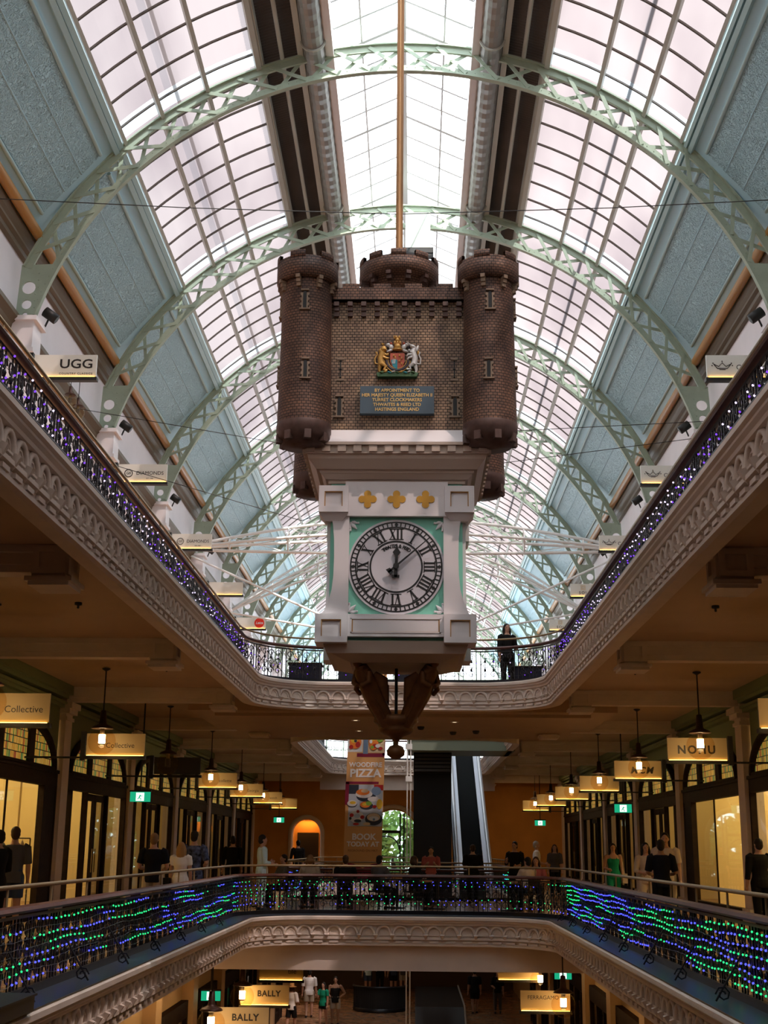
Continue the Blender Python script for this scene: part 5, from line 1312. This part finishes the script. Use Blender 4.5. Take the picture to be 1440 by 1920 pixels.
for k in range(41):
    a = PI + PI * k / 40; mb.tube([(-1.2 + 1.22 * math.cos(a), 62.5 + 1.22 * math.sin(a), H0 + .15), (-1.2 + 1.22 * math.cos(a), 62.5 + 1.22 * math.sin(a), H0 + 1.08)], .016, 4)
mb.lathe([(1.2, .15), (1.2, 1.08)], (-1.2, 62.5, H0), 28, a0=PI, a1=2 * PI); mb.build('mesh_panel', mat('dark_mesh', (.02, .02, .022), .6), t)
t = thing('escalator', (1.7, 57, H0), 'dark ground floor escalator with a pale edge strip at the bottom of the picture', 'escalator')
mb = MB(); mb.add([(x, y, z) for x in (.4, 2.4) for y, z in ((54, H0), (56, H0 + .9), (64, H0 + .9), (64, H0))], [(0, 1, 2, 3), (7, 6, 5, 4), (0, 4, 5, 1), (1, 5, 6, 2), (2, 6, 7, 3), (0, 3, 7, 4)]); mb.build('balustrade', BLACK, t)
mb = MB(); mb.tube([(2.42, 53.8, H0 + .1), (2.42, 56, H0 + .95), (2.42, 64, H0 + .95)], .04, 6); mb.build('handrail', ALU, t)
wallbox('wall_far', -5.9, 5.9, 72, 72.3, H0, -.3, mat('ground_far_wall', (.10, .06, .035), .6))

# ------------------------------------------------------------------ people
SKIN = mat('skin', (.52, .30, .21), .5, spec=.3); SKIN2 = mat('skin_tanned', (.36, .20, .13), .5, spec=.3)
def cloth(name, c): return mat('cloth_' + name, c, .85, spec=.15)
HAIRS = dict(brown=(.055, .028, .014), dark=(.012, .009, .008), blonde=(.36, .21, .09), fair=(.24, .14, .07), grey=(.45, .43, .40))
def remesh(mb, name, m_, vox, smooth=3):
    me = mb.mesh('t', m_); ob = bpy.data.objects.new('t', me)
    r = ob.modifiers.new('r', 'REMESH'); r.mode = 'VOXEL'; r.voxel_size = vox; r.use_smooth_shade = True
    sm = ob.modifiers.new('s', 'SMOOTH'); sm.factor = .5; sm.iterations = smooth
    out = evalmesh(ob); bpy.data.objects.remove(ob); bpy.data.meshes.remove(me)
    out.name = name
    if not out.materials: out.materials.append(m_)
    return out
def loft(mb, rings, n=14):
    """rings: (x, y, z, rx, ry)"""
    vs = [(x + rx * math.cos(2 * PI * k / n), y + ry * math.sin(2 * PI * k / n), z) for x, y, z, rx, ry in rings for k in range(n)]
    fs = [(i * n + k, i * n + (k + 1) % n, (i + 1) * n + (k + 1) % n, (i + 1) * n + k) for i in range(len(rings) - 1) for k in range(n)]
    mb.add(vs, fs + [tuple(range(n))[::-1], tuple(range((len(rings) - 1) * n, len(rings) * n))], 0, True)
def person(label, x, y, z, face, h=1.85, sex='m', top=None, sleeve=.5, bottom=None, leg=1.0, hair='dark', long=0., arms=('rest', 'rest'), walk=0., sit=False, skirt=False, strap=False, skin=None, vox=.011, hat=None, bag=None, shoes=(.02, .02, .02), lean=0., group=None, turn=0.):
    """face: heading in degrees, 0 looks along +y (away from the camera), 180 looks at the camera"""
    skin = skin or SKIN
    S = h; f = sex == 'f'
    wS = .108 if f else .122; wH = .056
    hipz = .515; thigh, shin, up, fo = .245, .235, .172, .150
    seat = 0
    if sit: seat = hipz * S - .52
    sh = lambda z: (z - .5) * math.tan(lean) if z > .5 else 0
    T = [(.475, .075, .062), (.50, .093, .072), (.545, .098 if f else .092, .073), (.60, .080 if f else .085, .060), (.65, .076 if f else .088, .058), (.71, .088 if f else .098, .066 + .008 * f), (.765, .096 if f else .112, .064), (.805, .092 if f else .108, .052), (.828, .062, .042), (.848, .036, .036), (.885, .033, .035)]
    def torso(mb, z0, z1, add=0.0):
        loft(mb, [(0, sh(zz) * S, zz * S, rx * S + add, ry * S + add) for zz, rx, ry in T if z0 <= zz <= z1])
    def armj(side, mode):
        s0 = V((side * wS, sh(.8), .795))
        D = dict(rest=((.13, .02, -1), (.05, .22, -1)), swingf=((.10, .35, -1), (.0, .65, -1)), swingb=((.12, -.38, -1), (.05, -.15, -1)), bent=((.22, .05, -1), (-.35, .9, -.15)), fold=((.25, .15, -1), (-.9, .75, .05)),
                 hip=((.65, -.15, -1), (-.75, .15, -.55)), face=((.15, .45, -1), (-.25, .5, .85)), table=((.25, .45, -1), (-.25, 1, -.05)), phone=((.12, .25, -1), (-.45, .8, .45)), out=((.7, .3, -1), (.8, .5, -.4)))[mode]
        a = V((side * D[0][0], D[0][1], D[0][2])).normalized(); b = V((side * D[1][0], D[1][1], D[1][2])).normalized()
        e = s0 + a * up; w = e + b * fo
        return s0, e, w, b
    def legj(side):
        h0 = V((side * wH, 0, hipz))
        if sit: k = h0 + V((side * .05, 1, -.08)).normalized() * thigh; a = k + V((0, -.08, -1)).normalized() * shin; return h0, k, a
        d = walk * side; k = h0 + V((side * .02, .42 * d, -1)).normalized() * thigh; a = k + V((0, .30 * d - .22 * abs(walk) * (1 - d), -1)).normalized() * shin
        return h0, k, a
    A = {q: armj(q, arms[0 if q < 0 else 1]) for q in (-1, 1)}; L = {q: legj(q) for q in (-1, 1)}
    lowest = min(L[-1][2].z, L[1][2].z) - .045
    off = V((0, 0, -lowest * S)) if not sit else V((0, 0, -seat))
    if sit: off = V((0, 0, .50 - hipz * S + .02)); 
    Z = lambda p: p * S
    root = thing('person', (x, y, z), label, 'person', group, math.radians(face))
    def put(name, mb, m_, v=vox, sm=2):
        me = remesh(mb, name, m_, v, sm); me.transform(Matrix.Translation(off))
        o = bpy.data.objects.new(name, me); COL.objects.link(o); o.parent = root; return o
    # ---- body
    mb = MB(); torso(mb, .4, .9)
    for q in (-1, 1):
        s0, e, w, b = A[q]; hd = b
        mb.tube([Z(s0 + V((-q * .03, 0, .012))), Z(s0), Z(s0.lerp(e, .45)), Z(e), Z(e.lerp(w, .35)), Z(w)], [.036 * S, .036 * S, .030 * S, .025 * S, .026 * S, .0165 * S], 10)
        # hand: palm, four bent fingers of different lengths, thumb from the side
        pal = w + hd * .030; sidev = hd.cross(V((q, 0, 0)));
        if sidev.length < .1: sidev = V((0, 0, 1))
        sidev.normalize(); nrm = sidev.cross(hd).normalized()
        mb.ell(Z(pal), (.024 * S, .024 * S, .024 * S), 8, 6); mb.tube([Z(w), Z(pal), Z(w + hd * .052)], [.017 * S, .021 * S, .017 * S], 8, sq=(1, .6), up=sidev)
        for i, ln in enumerate((.036, .042, .039, .030)):
            c = w + hd * .048 + sidev * (.0165 - .011 * i); k1 = c + hd * ln * .5; k2 = k1 + (hd * .7 - nrm * q * .5).normalized() * ln * .55
            mb.tube([Z(c), Z(k1), Z(k2)], [.0062 * S, .0058 * S, .0046 * S], 6)
        c = w + hd * .018 + sidev * .015; mb.tube([Z(c), Z(c + (hd * .6 + sidev * .8).normalized() * .024), Z(c + (hd * .9 + sidev * .45).normalized() * .046)], [.0085 * S, .0075 * S, .0056 * S], 6)
        h0, k, a = L[q]
        mb.tube([Z(h0 + V((0, 0, .03))), Z(h0), Z(h0.lerp(k, .5)), Z(k), Z(k.lerp(a, .3)), Z(k.lerp(a, .65)), Z(a)], [.052 * S, .058 * S, .048 * S, .036 * S, .036 * S, .027 * S, .021 * S], 12)
        mb.tube([Z(a + V((0, -.028, -.025))), Z(a + V((0, .0, -.012))), Z(a + V((0, .05, -.03))), Z(a + V((0, .095, -.038)))], [.018 * S, .024 * S, .021 * S, .012 * S], 8)
    hy = sh(.93) + (.012 if lean else 0); R = Matrix.Rotation(math.radians(turn), 3, 'Z')
    def hp(dx, dy, dz): v = R @ V((dx, dy, 0)); return Z(V((v.x, hy + v.y, dz)))
    mb.ell(hp(0, .002, .942), (.043 * S, .052 * S, .056 * S), 14, 10, 0, R); mb.ell(hp(0, .016, .905), (.034 * S, .038 * S, .040 * S), 12, 8, 0, R)
    mb.tube([hp(0, .052, .937), hp(0, .063, .921), hp(0, .054, .914)], [.005 * S, .0085 * S, .006 * S], 7)      # nose
    mb.tube([hp(-.024, .046, .946), hp(0, .053, .948), hp(.024, .046, .946)], .0055 * S, 6)                       # brow
    mb.tube([hp(-.012, .051, .896), hp(0, .055, .897), hp(.012, .051, .896)], .0045 * S, 6)                       # mouth
    mb.ell(hp(0, .046, .876), .012 * S, 8, 6)
    for q in (-1, 1): mb.ell(hp(q * .044, -.002, .925), (.006 * S, .011 * S, .017 * S), 8, 6, 0, R)
    body = put('body', mb, skin, min(vox, .010), 2)
    if abs(((face + turn + 180) % 360) - 180) > 70:
        for q in (-1, 1):
            mb = MB(); mb.ell(hp(q * .018, .046, .932) + off, (.006 * S, .004 * S, .0038 * S), 8, 6, 0, R); o = mb.build('eye', BLACK); o.parent = root
        mb = MB(); mb.ell(hp(0, .0545, .8955) + off, (.013 * S, .004 * S, .004 * S), 8, 5, 0, R); o = mb.build('lips', mat('lips', (.35, .10, .08), .5)); o.parent = root
    # ---- hair
    hm = mat('hair_' + hair, HAIRS[hair], .6, spec=.3); mb = MB()
    mb.ell(hp(0, -.008, .955), (.049 * S, .056 * S, .052 * S), 14, 10, 0, R); mb.ell(hp(0, -.022, .925), (.046 * S, .044 * S, .055 * S), 12, 8, 0, R)
    if long:
        n = 5; mb.tube([hp(0, -.03, .95 - (long + .05) * k / n) + V((0, -.008 * S * math.sin(k), 0)) for k in range(n + 1)], [.046 * S, .054 * S, .058 * S, .058 * S, .05 * S, .022 * S], 12, sq=(1, .55), up=(0, 1, 0))
        for q in (-1, 1): mb.tube([hp(q * .042, .0, .95), hp(q * .052, .0, .89), hp(q * .055, .01, .84 - long * .25)], [.016 * S, .02 * S, .012 * S], 8)
    if f and not long: mb.ell(hp(0, -.062, .945), .028 * S, 10, 8)
    put('hair', mb, hm, .011, 2)
    # ---- clothes
    ad = .014
    if top is not None:
        mb = MB(); torso(mb, .50 if not strap else .52, .83 if not strap else .775, ad)
        if not sit: loft(mb, [(0, 0, .462 * S, .096 * S + .02, .076 * S + .02), (0, 0, .51 * S, .100 * S + .018, .078 * S + .018), (0, 0, .56 * S, .096 * S + .016, .072 * S + .016)])
        if strap:
            for q in (-1, 1): mb.tube([Z(V((q * .05, .058 + sh(.77), .765))), Z(V((q * .06, .02, .83))), Z(V((q * .05, -.055, .76)))], .012, 6)
        for q in (-1, 1):
            s0, e, w, b = A[q]
            if sleeve > 0:
                if sleeve <= 1: pts = [s0 + V((-q * .035, 0, .012)), s0, s0.lerp(e, sleeve * .5), s0.lerp(e, sleeve)]; rs = [.046, .047, .044, .042]
                else: pts = [s0 + V((-q * .035, 0, .012)), s0, s0.lerp(e, .5), e, e.lerp(w, .5), e.lerp(w, sleeve - 1)]; rs = [.045, .045, .040, .034, .031, .026]
                mb.tube([Z(p) for p in pts], [r * S for r in rs], 10)
        put('shirt', mb, top, .014, 2)
    if bottom is not None:
        mb = MB()
        if skirt and not sit: loft(mb, [(0, 0, zz * S, rx * S, ry * S) for zz, rx, ry in ((.60, .088, .066), (.54, .106, .082), (.45, .12, .10), (.36, .135, .115), (.30, .14, .12))])
        else:
            loft(mb, [(0, 0, zz * S, rx * S + ad, ry * S + ad) for zz, rx, ry in T[:4]])
            for q in (-1, 1):
                h0, k, a = L[q]; pts = [h0 + V((0, 0, .03)), h0, h0.lerp(k, .5), k]; rs = [.058, .063, .056, .046]
                if leg >= 1: pts += [k.lerp(a, .4), k.lerp(a, .92)]; rs += [.042, .034]
                else: pts = [h0 + V((0, 0, .03)), h0, h0.lerp(k, leg * .5), h0.lerp(k, leg)]; rs = [.058, .064, .062, .060]
                mb.tube([Z(p) for p in pts], [r * S for r in rs], 10)
        put('skirt' if skirt and not sit else ('trousers' if leg >= 1 else 'shorts'), mb, bottom, .014, 2)
    for q in (-1, 1):
        a = L[q][2]; mb = MB(); mb.tube([Z(a + V((0, -.032, -.026))), Z(a + V((0, .0, -.016))), Z(a + V((0, .055, -.03))), Z(a + V((0, .105, -.037)))], [.021 * S, .027 * S, .024 * S, .014 * S], 10)
        put('shoe', mb, cloth('shoe%d' % int(shoes[0] * 100), shoes), .011, 1)
    if hat:
        mb = MB(); mb.lathe([(0, .075), (.045, .07), (.052, .03), (.055, .0), (.11, -.012), (.11, -.02), (.05, -.012)], (0, 0, 0), 20); 
        vs = [V(p) * S + hp(0, -.004, .965) + off for p in mb.v]; m2 = MB(); m2.add(vs, mb.f, 0, True); o = m2.build('hat', hat); o.parent = root
    if bag:
        mb = MB(); p = Z(V((bag[0] * .17, -.02, .47))) + off; mb.box(p.x - .07, p.x + .07, p.y - .16, p.y + .16, p.z - .14, p.z + .12); mb.tube([p + V((0, -.1, .12)), Z(V((bag[0] * .12, 0, .83))) + off, p + V((0, .1, .12))], .012, 6); o = mb.build('shoulder_bag', bag[1]); o.parent = root
    return root
NAVY, BLK, WHT, BEI = cloth('black_navy', (.010, .012, .020)), cloth('black', (.012, .012, .012)), cloth('white', (.86, .85, .84)), cloth('beige', (.42, .36, .28))
BLUEPAT = mat('cloth_blue_pattern', (.07, .09, .17), .85, var=.9, scale=14, spec=.1); LBL = cloth('light_blue', (.55, .76, .86)); GRY = cloth('grey', (.10, .10, .11)); DEN = cloth('denim', (.05, .08, .15)); GRN = cloth('green', (.01, .26, .15)); PNK = cloth('pink', (.45, .13, .13))
CRM = cloth('cream', (.62, .52, .42))
# middle floor, left gallery
person('man seen from behind in black t-shirt and beige shorts on the left gallery', -5.1, 27.45, 0, 2, 1.83, 'm', NAVY, .75, BEI, .9, 'fair', 0, ('bent', 'bent'), .25)
person('woman with long blonde hair and white t-shirt seen from behind on the left gallery', -4.85, 29.3, 0, 0, 1.66, 'f', WHT, .55, WHT, .5, 'blonde', .17, ('rest', 'rest'), .2, bag=(-1, BLK))
person('tall man with dark hair in patterned blue t-shirt beside the blonde woman', -4.8, 30.7, 0, -6, 1.92, 'm', BLUEPAT, .85, BLUEPAT, .8, 'dark', 0, ('rest', 'bent'), .2)
person('man in light blue shirt standing side-on at the left bend of the far railing', -3.65, 34.6, 0, -70, 1.88, 'm', LBL, 1.5, LBL, 1.0, 'dark', 0, ('fold', 'bent'), .05)
person('man in dark top and denim shorts with his back turned at the left photo edge', -7.25, 24.9, 0, 20, 1.90, 'm', GRY, .9, DEN, .8, 'brown', 0, ('bent', 'rest'), .1, shoes=(.4, .4, .4))
person('person in black cut by the left photo edge beside the shop glass', -7.05, 23.3, 0, 60, 1.82, 'm', BLK, 1.6, BLK, 1.0, 'dark', 0, ('bent', 'bent'), .05)
person('dark clothed person far along the left gallery near the second void', -5.2, 40.2, 0, 10, 1.88, 'm', BLK, 1.5, BLK, 1.0, 'dark', 0, ('rest', 'rest'), .15, vox=.014)
person('person in black near the lit arched doorway far left', -4.5, 55, 0, 30, 1.85, 'm', BLK, 1.5, BLK, 1.0, 'dark', 0, ('bent', 'rest'), 0, vox=.014)
# middle floor, right gallery
person('dark haired woman in green strapless top walking towards the camera on the right gallery', 5.9, 37.3, 0, 178, 1.76, 'f', GRN, 0, GRN, 1.0, 'dark', .12, ('rest', 'bent'), .3, strap=True, bag=(-1, CRM))
person('woman with long dark hair in cream top facing the camera behind the dark clothed person', 5.85, 31.8, 0, 185, 1.76, 'f', CRM, 1.5, CRM, 1.0, 'dark', .2, ('fold', 'bent'), .15)
person('person in dark shirt and dark shorts seen from behind on the right gallery', 5.5, 27.96, 0, -5, 1.80, 'm', NAVY, .9, BLK, .8, 'dark', 0, ('bent', 'bent'), .15, skin=SKIN2)
person('tallest man in a light shirt just behind the dark clothed person on the right gallery', 6.02, 30.2, 0, 170, 1.97, 'm', CRM, .8, BEI, 1.0, 'dark', 0, ('rest', 'rest'), .1)
person('dark clothed person beside the shop glass at the right photo edge', 7.5, 27.8, 0, 15, 1.84, 'm', BLK, 1.5, BLK, 1.0, 'dark', 0, ('rest', 'bent'), .1)
person('person in grey far along the right gallery beside yellow shelves', 5.3, 47, 0, 170, 1.75, 'f', GRY, 1.0, BLK, 1.0, 'brown', .08, ('rest', 'rest'), .2, vox=.014)
# diners and standing people on the far deck
CH = cloth('cream', (.62, .52, .42))
chairs = []
def chair(x, y, rz, label):
    if not chairs:
        t = thing('cafe_chair', (0, 0, 0), label, 'chair', 'cafe chairs on the far deck')
        mb = MB(); mb.box(-.21, .21, -.21, .21, .44, .48); mb.build('seat', TIMBER).parent = t
        mb = MB(); mb.box(-.21, .21, -.23, -.20, .66, .90); mb.bar((-.19, -.2, .46), (-.19, -.22, .9), .03, .03); mb.bar((.19, -.2, .46), (.19, -.22, .9), .03, .03); mb.build('backrest', TIMBER).parent = t
        for a in (-.18, .18):
            for b in (-.18, .18): mb = MB(); mb.tube([(a, b, .44), (a * 1.1, b * 1.1, 0)], .016, 6); mb.build('leg', TIMBER).parent = t
        chairs.append(t); o = t
    else: o = dup(chairs[0], (0, 0, 0), label=label)
    o.location = (x, y, 0); o.rotation_euler = (0, 0, math.radians(rz)); return o
def table(x, y, label):
    t = thing('cafe_table', (x, y, 0), label, 'table', 'cafe tables on the far deck')
    mb = MB(); mb.lathe([(0, .76), (.36, .76), (.37, .745), (.36, .73), (0, .73)], (x, y, 0), 24); mb.build('table_top', WOOD, t)
    mb = MB(); mb.tube([(x, y, .73), (x, y, .04)], .03, 8); mb.lathe([(0, .05), (.22, .03), (.24, 0), (0, 0)], (x, y, 0), 20); mb.build('table_foot', IRON, t)
dn = [('first diner from the left behind the far railing, dark hair', -3.32, 37, 120, 'm', GRY, 'dark', 0), ('diner with fair hair in front of the green lights', -2.5, 36, 10, 'f', BEI, 'fair', .03), ('diner with brown hair right in front of the banner', -1.54, 36, 5, 'm', BLK, 'brown', 0),
      ('diner with dark hair at the lower right corner of the banner', -.61, 36, -40, 'm', GRY, 'dark', 0), ('diner with white hair clip turned right, right of the white tubes', .33, 36, -60, 'f', BLK, 'brown', .04), ('diner in a light shirt bending at the right end of the far railing', 3.32, 35.2, 40, 'm', CRM, 'dark', 0), ('diner in dark top beside the bending diner', 3.71, 37, 170, 'f', PNK, 'brown', .05)]
SH = {d[0]: n for d, n in zip(dn, ('first diner from the left', 'fair haired diner by the green lights', 'brown haired diner before the banner', 'dark haired diner at the banner corner', 'diner with the hair clip', 'bending diner in a light shirt', 'diner beside the bending diner'))}
for lab, x, y, fc, sx, tp, hr, lg in dn:
    o = person(lab, x, y, 0, fc, 1.80, sx, tp, .8, BLK, 1.0, hr, lg, ('table', 'table'), 0, True, vox=.012, group=None)
    a = math.radians(fc); chair(x + .02 * math.sin(a), y - .02 * math.cos(a), fc, 'dark cafe chair under the ' + SH[lab])
    if x < 3.4: table(x - math.sin(a) * .74, y + math.cos(a) * .74, 'round dark cafe table before the ' + SH[lab])
person('man in pink shirt looking at his hands before the black escalator', .82, 39, 0, 178, 1.62, 'm', PNK, .9, BLK, 1.0, 'dark', 0, ('phone', 'phone'), 0, vox=.012)
person('person in black seen from behind at the foot of the stepped escalator', 2.1, 40.2, 0, 3, 1.70, 'm', BLK, .9, BLK, 1.0, 'brown', 0, ('bent', 'bent'), 0, vox=.012)
person('grey haired man in white shirt standing right of the escalator', 3.15, 44.2, 0, -95, 1.84, 'm', WHT, .8, BLK, 1.0, 'grey', 0, ('bent', 'bent'), 0, vox=.012).location.x = 4.4
person('person in black leaning beside the white shirted man right of the escalator', 3.38, 40.3, 0, 150, 1.80, 'm', BLK, 1.4, BLK, 1.0, 'dark', 0, ('bent', 'phone'), 0, vox=.012)
person('grey haired man in pale blue shirt left of the banner foot', -2.3, 62.6, 0, -120, 1.86, 'm', LBL, .8, BLK, 1.0, 'grey', 0, ('bent', 'bent'), 0, vox=.014)
# ground floor
person('woman in straw hat and white top walking on the ground floor at the bottom left', -4.6, 55, H0, -25, 1.80, 'f', WHT, 1.0, BLK, .9, 'brown', .05, ('rest', 'bent'), .5, vox=.012, hat=mat('straw', (.50, .26, .08), .8))
person('man in white t-shirt and beige shorts seen from behind on the ground floor', -4.25, 59.6, H0, 8, 1.98, 'm', WHT, .9, BEI, .8, 'dark', 0, ('rest', 'rest'), .3, vox=.012)
person('ground floor woman in green top and black shorts, hand at her face', -3.43, 56.7, H0, 150, 1.72, 'f', GRN, .6, BLK, .5, 'dark', .06, ('rest', 'face'), .3, vox=.012)
person('ground floor man in black tank top and beige shorts, hand on hip', -2.96, 57.2, H0, 175, 1.90, 'm', BLK, 0, BEI, .75, 'dark', 0, ('hip', 'bent'), .2, vox=.012, skin=SKIN2, strap=True)
for i, (x, y, lab, tp, bt) in enumerate(((-2.0, 69.4, 'leftmost of the people cut off by the far beam, pale blue top and dark shorts', LBL, DEN), (-1.4, 69.8, 'second of the people cut off by the far beam, dark clothes', BLK, BLK), (-.7, 69.6, 'third of the people cut off by the far beam, denim top', DEN, BLK), (-.2, 69.8, 'fourth of the people cut off by the far beam, light trousers', GRY, BEI))):
    person(lab, x, y, H0, 180 if i % 2 else 10, 1.85, 'm', tp, .9, bt, .8 if i != 1 else 1.0, 'dark', 0, ('rest', 'bent'), .2, vox=.014)
person('dark clothed person in shorts on the dim right of the ground floor', 3.1, 61.7, H0, 10, 1.9, 'm', BLK, .9, BLK, .8, 'dark', 0, ('rest', 'rest'), .3, vox=.014)
person('dark clothed person beside the dim walker on the right of the ground floor', 4.15, 61.9, H0, 175, 1.85, 'f', BLK, 1.0, GRY, 1.0, 'dark', .08, ('rest', 'bent'), .2, vox=.014)
# top floor, behind the far railing
person('dark clothed person standing behind the far upper railing right of the clock', 2.75, 33.6, H2, 200, 1.75, 'f', BLK, 1.5, BLK, 1.0, 'dark', .08, ('bent', 'rest'), 0, vox=.012)
for k, (x, y) in enumerate(((-2.6, 34.2), (-1.3, 34.4), (.2, 34.3), (3.3, 34.6))):
    t = thing('cafe_table', (x, y, H2), ('square dark table behind the far upper railing, left end', 'square dark table behind the far upper railing left of the gilt figures', 'square dark table behind the far upper railing between the gilt figures', 'square dark table behind the far upper railing, right end')[k], 'table', 'tables of the top floor cafe')
    mb = MB(); mb.box(x - .45, x + .45, y - .35, y + .35, H2 + .70, H2 + .74); mb.build('table_top', TIMBER, t)
    mb = MB(); mb.box(x - .42, x + .42, y - .33, y + .33, H2 + .02, H2 + .70); mb.build('table_skirt', mat('navy_table_cloth', (.012, .014, .03), .8), t)
mb = MB(); mb.box(-3.74, -3.36, 12.0, 13.1, .045, .20); mb.box(-3.76, -3.34, 11.98, 13.12, .185, .205)
tag(mb.build('ledge_box', mat('black_box', (.012, .012, .014), .5)), 'flat black box lying on the ledge at the lower left corner', 'box')
# racks of clothes behind the lit shop windows
def rack(s, y, label, cols):
    t = thing('clothes_rail', (s * 10.2, y, 0), label, 'clothes rail', 'clothes rails in the lit shops')
    mb = MB(); mb.tube([(s * 9.5, y, 1.75), (s * 11.2, y, 1.75)], .018, 6)
    for q in (9.5, 11.2): mb.tube([(s * q, y, 0), (s * q, y, 1.75)], .018, 6)
    mb.build('rail_frame', BLACK, t)
    for k, c in enumerate(cols):
        x = s * (9.7 + 1.35 * k / max(1, len(cols) - 1)); mb = MB()
        loft(mb, [(x, y, .55 + .1 * (k % 3), .05, .22), (x, y, 1.1, .05, .20), (x, y, 1.5, .045, .22), (x, y, 1.62, .03, .12), (x, y, 1.70, .012, .03)], 10); mb.tube([(x, y, 1.69), (x, y, 1.77)], .006, 5)
        tag(mb.build('hanging_garment', cloth('garment%d' % c, ((.02, .02, .02), (.45, .36, .26), (.35, .03, .03), (.20, .12, .06), (.55, .50, .42), (.05, .06, .10))[c])), '%s garment from the glass on the %s' % (ORD[k], label.replace('black ', '')[:70]), 'garment', 'garments on the clothes rails')
rack(-1, 26.2, 'black clothes rail in the first lit left shop', (3, 0, 1, 5, 3)); rack(-1, 33.6, 'black clothes rail in the second lit left shop', (1, 3, 4, 0)); rack(1, 33.2, 'black clothes rail in the second lit right shop', (2, 0, 4, 1, 4)); rack(1, 26.3, 'black clothes rail in the first lit right shop', (0, 5, 1))
bpy.data.scenes.remove(TMP)
